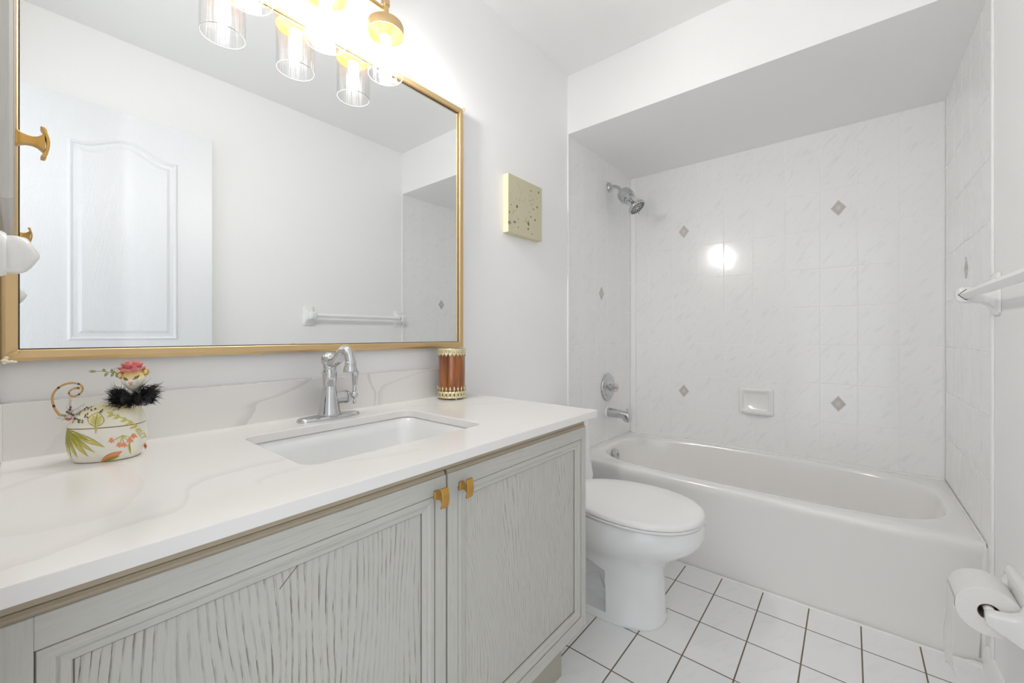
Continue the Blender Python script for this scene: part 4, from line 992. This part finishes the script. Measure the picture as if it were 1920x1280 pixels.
# ------------------------------------------------------------------ bathtub
bt = thing('bathtub', 'white enamel alcove bathtub along the tiled back wall', 'bathtub', (2.30, -0.75, 0))
cxT, cyT = 2.325, -0.745; Y0, Y1 = YS + .0015, -.0015; XE = XB - .0015; SEG = 128
def rr_pt(x0, x1, y0, y1, r00, a):
    """ray from the centre at angle a to a rectangle whose front-left corner (x0,y1) is cut by radius r00"""
    d = Vector((cos(a), sin(a))); ts = []
    if d.x > 1e-9: ts.append((x1 - cxT) / d.x)
    if d.x < -1e-9: ts.append((x0 - cxT) / d.x)
    if d.y > 1e-9: ts.append((y1 - cyT) / d.y)
    if d.y < -1e-9: ts.append((y0 - cyT) / d.y)
    t = min(ts); return (cxT + d.x * t, cyT + d.y * t)
# angles: even along the rim
def sup(a, b_, n, k):
    t = 2 * pi * k / SEG; ct, st = cos(t), sin(t)
    return (a * abs(ct) ** (2 / n) * (1 if ct >= 0 else -1), b_ * abs(st) ** (2 / n) * (1 if st >= 0 else -1))
inner = [sup(.322, .690, 3.4, k) for k in range(SEG)]
angs = [math.atan2(y, x) for x, y in inner]
def o_ring(z, dx, r=0):
    out = [(*rr_pt(XT + dx, XE, Y0, Y1, 0, a), z) for a in angs]
    for c_ in ((XT + dx, Y0), (XT + dx, Y1), (XE, Y0), (XE, Y1)):
        k = min(range(SEG), key=lambda i: (out[i][0] - c_[0]) ** 2 + (out[i][1] - c_[1]) ** 2); out[k] = (c_[0], c_[1], z)
    return out
def i_ring(z, s1, s2, dx=0, dy=0, n=None):
    return [(cxT + x * s1 + dx, cyT + y * s2 + dy, z) for x, y in (inner if n is None else [sup(.322, .690, n, k) for k in range(SEG)])]
def mix_ring(A, B, t, z): return [(a[0] * (1 - t) + b_[0] * t, a[1] * (1 - t) + b_[1] * t, z) for a, b_ in zip(A, B)]
OR, IR = o_ring(0, 0), i_ring(0, 1, 1)
m = MB()
m.loft([o_ring(0, .012), o_ring(.02, .010), o_ring(.335, .004), o_ring(.350, -.001), o_ring(.368, 0), o_ring(.379, .003), o_ring(.384, .009), mix_ring(o_ring(0, .009), IR, .35, .3865), mix_ring(OR, IR, .80, .3860), mix_ring(OR, IR, .93, .3835), i_ring(.377, .995, .998), i_ring(.362, .982, .992),
        i_ring(.30, .955, .975, 0, .004), i_ring(.20, .915, .940, 0, .012), i_ring(.12, .87, .90, 0, .018), i_ring(.085, .80, .87, 0, .02), i_ring(.072, .70, .82, 0, .02), i_ring(.068, .4, .5, 0, .02)], cap0=False)
tubm = m.build('tub_shell', M_tub, bt, angle=50)
m = MB(); m.lathe([(.001, .012), (.010, .0135), (.026, .011), (.033, .006), (.034, 0)], (2.268, -.082, .335), (-.05, -1, .18), 32, cap=True); m.box(2.266, 2.270, -.098, -.094, .325, .345); m.build('overflow_plate', M_chrome, bt, angle=40)
# caulk bead around the rim
m = MB(); m.tube([(XT + .012, -.005, .387), (XB - .005, -.005, .387), (XB - .005, YS + .005, .387), (XT + .012, YS + .005, .387)], .0048, 8); m.tube([(XT + .013, YS + .004, .002), (XT + .011, YS + .004, .02), (XT + .005, YS + .004, .335), (XT + .002, YS + .004, .375)], .008, 8); m.build('caulk_bead', M_caulk, bt)

# ------------------------------------------------------------------ shower fittings
sh = thing('wall_shower', 'chrome shower head with filter on a wall arm above the tub', 'shower head', (2.346, 0, 1.96))
sx_, sz_ = 2.346, 1.955
m = MB(); m.lathe([(.028, .0008), (.0285, .004), (.026, .012), (.018, .017), (.011, .019)], (sx_, 0, sz_), (0, -1, 0), 32); m.build('flange', M_chrome, sh, angle=60)
dirn = Vector((0, -.0745, -.087)).normalized()
p0 = Vector((sx_, -.0775, 1.921)); 
m = MB(); m.tube(cr([(sx_, -.004, sz_), (sx_, -.035, sz_ + .001), (sx_, -.058, sz_ - .012), tuple(p0), tuple(p0 + dirn * .012)]), .0095, 16, up=(1, 0, 0)); m.build('arm', M_chrome, sh)
m = MB(); m.lathe([(.012, 0), (.026, .004), (.034, .010), (.038, .016), (.038, .022), (.044, .026), (.045, .028), (.045, .056), (.043, .059), (.0435, .0595), (.0455, .060), (.0455, .072), (.044, .074), (.036, .075), (.036, .092), (.032, .096), (.014, .098)], tuple(p0 + dirn * .004), tuple(dirn), 32); m.build('filter', M_chrome, sh, angle=30)
m = MB(); m.lathe([(.0442, .0580), (.0442, .0598)], tuple(p0 + dirn * .004), tuple(dirn), 32, cap=False); m.build('dark_seam', M_chrome_d, sh)
p1 = p0 + dirn * .100; d2 = Vector((-.05, -.60, -.80)).normalized()
m = MB(); m.lathe([(.010, 0), (.009, .014), (.012, .018), (.014, .026)], tuple(p1 - dirn * .004), tuple(dirn), 20); m.ball(tuple(p1 + dirn * .016), .012, 16); m.build('swivel', M_chrome, sh)
p2 = p1 + dirn * .016
m = MB(); m.lathe([(.013, 0), (.017, .006), (.025, .018), (.040, .030), (.051, .037), (.0525, .043), (.051, .048), (.047, .050), (.001, .0505)], tuple(p2), tuple(d2), 40); hd = m.build('spray_face', M_chrome, sh, angle=45)
m = MB(); q = Vector((0, 0, 1)).rotation_difference(d2)
for rr_, n_ in ((.041, 22), (.033, 18), (.024, 12), (.014, 8)):
    for k in range(n_):
        c_ = p2 + d2 * .0505 + q @ Vector((rr_ * cos(2 * pi * k / n_), rr_ * sin(2 * pi * k / n_), 0)); m.lathe([(.0030, -.0004), (.0027, .0016), (.001, .002)], tuple(c_), tuple(d2), 8)
m.build('nozzle_field', M_rubber, hd)
m = MB(); c_ = p2 + d2 * .044 + q @ Vector((.040, 0, 0)); m.tube([p2 + d2 * .046 + Vector((-.012, -.014, -.030)), p2 + d2 * .046 + Vector((-.014, -.018, -.044))], .003, 8); m.build('spray_selector', M_chrome, sh)

vx, vz = 2.324, .722
va = thing('shower_valve', 'round chrome shower valve with clear acrylic knob above the tub spout', 'valve', (vx, 0, vz))
m = MB(); m.lathe([(.084, .0008), (.085, .004), (.082, .009), (.076, .0105), (.072, .009), (.060, .0105), (.056, .014), (.030, .017), (.024, .020), (.023, .034), (.020, .036)], (vx, 0, vz), (0, -1, 0), 56); m.build('escutcheon', M_chrome, va, angle=25)
m = MB(); rings = []
for r, d in ((.011, .034), (.022, .038), (.0255, .044), (.0255, .058), (.022, .066), (.012, .069)):
    rings.append([(vx + r * (1 + .07 * cos(8 * t)) * cos(t), -d, vz + r * (1 + .07 * cos(8 * t)) * sin(t)) for t in [2 * pi * k / 48 for k in range(48)]])
m.loft(rings); m.build('knob', M_acryl, va, angle=30)
m = MB(); m.lathe([(.008, .034), (.008, .062), (.010, .063), (.010, .0655)], (vx, 0, vz), (0, -1, 0), 20); m.build('stem', M_chrome, va)

ts = thing('tub_spout', 'chrome tub spout with pull-up diverter below the valve', 'spout', (2.324, 0, .567))
m = MB(); m.lathe([(.034, .0008), (.034, .006), (.030, .009)], (2.324, 0, .570), (0, -1, 0), 28); m.build('wall_gasket', M_trim, ts)
m = MB(); rings = []
for y, hw, zt, zb in ((-.008, .026, .597, .541), (-.03, .027, .597, .541), (-.07, .0265, .593, .541), (-.095, .0255, .590, .541), (-.104, .025, .588, .534), (-.112, .0245, .587, .526), (-.135, .024, .584, .522), (-.145, .022, .580, .524), (-.148, .018, .574, .530)):
    zc, hz_ = (zt + zb) / 2, (zt - zb) / 2; rings.append([(2.324 + x, y, zc + z) for x, z, _ in super_ring(0, 0, 0, hw, hz_, 2.8, 32)])
m.loft(rings); m.build('spout_body', M_chrome, ts, angle=50)
m = MB(); m.lathe([(.003, .580), (.003, .593), (.0065, .594), (.0065, .602), (.004, .604)], (2.324, -.130, 0), seg=14); m.build('diverter_knob', M_chrome, ts)

# ------------------------------------------------------------------ soap dish
sd_ = thing('soap_dish', 'white ceramic soap dish set in the tiled back wall', 'soap dish', (XB, -.742, .664))
m = MB()
def sdr(d, hw, z0_, z1__, r=.014): 
    return [(XB - d, -.742 + x, y) for x, y, _ in rrect(-hw, hw, z0_, z1__, r, 6)]
m.loft([sdr(0, .086, .590, .744), sdr(.006, .086, .590, .744), sdr(.013, .082, .594, .739), sdr(.016, .076, .600, .733), sdr(.014, .068, .612, .722), sdr(.003, .062, .620, .714), sdr(.001, .06, .622, .712)], cap0=False); m.build('dish_frame', M_ceramic, sd_, angle=60)
m = MB(); rings = []
for t in range(25):
    u = -1 + 2 * t / 24; y = -.742 + .070 * u; dep = .034 * (1 - abs(u) ** 5) ** .5 + .008 + .008 * math.exp(-((u + .15) / .22) ** 2)
    rings.append([(XB - .004, y, .600), (XB - dep * .8, y, .597), (XB - dep, y, .602), (XB - dep, y, .611 - .007 * math.exp(-((u + .15) / .2) ** 2)), (XB - dep + .006, y, .612 - .008 * math.exp(-((u + .15) / .2) ** 2)), (XB - dep * .5, y, .606), (XB - .004, y, .614)])
m.loft(rings); m.build('tray', M_ceramic, sd_, angle=60)

# ------------------------------------------------------------------ towel bar on the south wall
tb = thing('towel_bar', 'white ceramic towel bar with a square rod beside the tub end wall', 'towel bar', (1.52, YS, 1.163))
def post(px, name='post'):
    m = MB(); rings = []
    for d, hw, hh in ((0.0005, .035, .062), (.006, .035, .062), (.009, .032, .059), (.013, .027, .046), (.020, .0235, .034), (.030, .0225, .0275), (.045, .022, .0245), (.060, .022, .0240), (.074, .022, .0240), (.081, .020, .0215), (.085, .013, .015)):
        rings.append([(px + x, YS + d, 1.163 + z) for x, z, _ in rrect(-hw, hw, -hh, hh, min(hw, hh) * .38, 5)])
    m.loft(rings); return m.build(name, M_ceramic, tb, angle=50)
post(1.8200); post(1.1650)
m = MB(); h = .0145; m.loft([[(x, YS + .067 + a, 1.163 + b_) for a, b_ in ((h, 0), (0, h), (-h, 0), (0, -h))] for x in (1.186, 1.797)]); m.build('rod', M_trim, tb, smooth=False, bevel=.0015)
M_gap = simple('dark_gap', (0.10, 0.06, 0.04), .8)
h = .0165; m = MB(); m.loft([[(x, YS + .067 + a, 1.163 + b_) for a, b_ in ((h, 0), (0, h), (-h, 0), (0, -h))] for x in (1.7955, 1.7975)]); m.build('rod_socket', M_gap, tb, smooth=False)

# ------------------------------------------------------------------ toilet paper holder and roll
zp, yp = .372, YS + .070
ph = thing('paper_holder', 'white ceramic toilet paper holder low on the wall by the tub', 'paper holder', (1.56, YS, zp))
m = MB(); rings = []
for d, e_ in ((.0005, 0), (.010, 0), (.015, .004), (.018, .012)):
    rings.append([(x, YS + d, z) for x, z, _ in rrect(1.458 + e_, 1.682 - e_, zp - .066 + e_, zp + .066 - e_, .016, 5)])
m.loft(rings); m.build('wall_plate', M_ceramic, ph, angle=50)
for xa, xb_ in ((1.470, 1.506), (1.634, 1.668)):
    m = MB(); rings = []
    for d, za_, zb_, tk_ in ((.014, -.062, .062, 1.3), (.019, -.060, .040, 1.1), (.026, -.055, .022, 1.0), (.040, -.046, .014, .98), (.056, -.037, .012, .95), (.068, -.030, .011, .9), (.078, -.024, .008, .8), (.082, -.017, .002, .6)):
        xm, hw = (xa + xb_) / 2, (xb_ - xa) / 2 * tk_; rings.append([(xm + x, YS + d, zp + z) for x, z, _ in rrect(-hw, hw, za_, zb_, min(hw, (zb_ - za_) / 2) * .6, 5)])
    m.loft(rings); m.build('arm', M_ceramic, ph, angle=50)
m = MB(); m.tube([(1.500, yp, zp), (1.640, yp, zp)], .010, 16); m.build('roller', M_trim, ph)
rl = thing('toilet_paper_roll', 'white toilet paper roll with a torn sheet hanging on the ceramic holder', 'toilet paper', (1.570, yp, zp))
Rr = .0580; zr = zp - .006
m = MB(); xa, xb_ = 1.513, 1.622
m.lathe([(.0205, 0), (Rr - .001, 0), (Rr, .001), (Rr, xb_ - xa - .001), (Rr - .001, xb_ - xa), (.0205, xb_ - xa), (.0205, 0)], (xa, yp, zr), (1, 0, 0), 64, cap=False); m.build('paper', M_paper, rl, angle=40)
m = MB(); m.lathe([(.0203, .0005), (.0203, xb_ - xa - .0005), (.0193, xb_ - xa - .0005), (.0193, .0005), (.0203, .0005)], (xa, yp, zr), (1, 0, 0), 40, cap=False); m.build('core', M_card, rl)
# hanging sheet on the room side
m = MB(); vs = []; fs = []; nu, nv = 10, 44
for i in range(nu + 1):
    for j in range(nv + 1):
        u = i / nu; v = j / nv
        x = xa + .001 + (xb_ - xa - .002) * (u * (1 - .10 * v) + .04 * v) 
        z = zr + .012 - .205 * v - (.016 * (u - .4) + .006 * sin(u * 9)) * (v ** 3)
        y = yp + Rr + .0008 + .0030 * sin(v * 9 + 2 * u) * v + .0065 * v * v * sin(u * 5 + v * 4) + .002 * v
        vs.append((x, y, z))
for i in range(nu):
    for j in range(nv): a = i * (nv + 1) + j; fs.append((a, a + 1, a + nv + 2, a + nv + 1))
m.add(vs, fs); o = m.build('hanging_sheet', M_paper, rl); sdm = o.modifiers.new('s', 'SOLIDIFY'); sdm.thickness = .0006
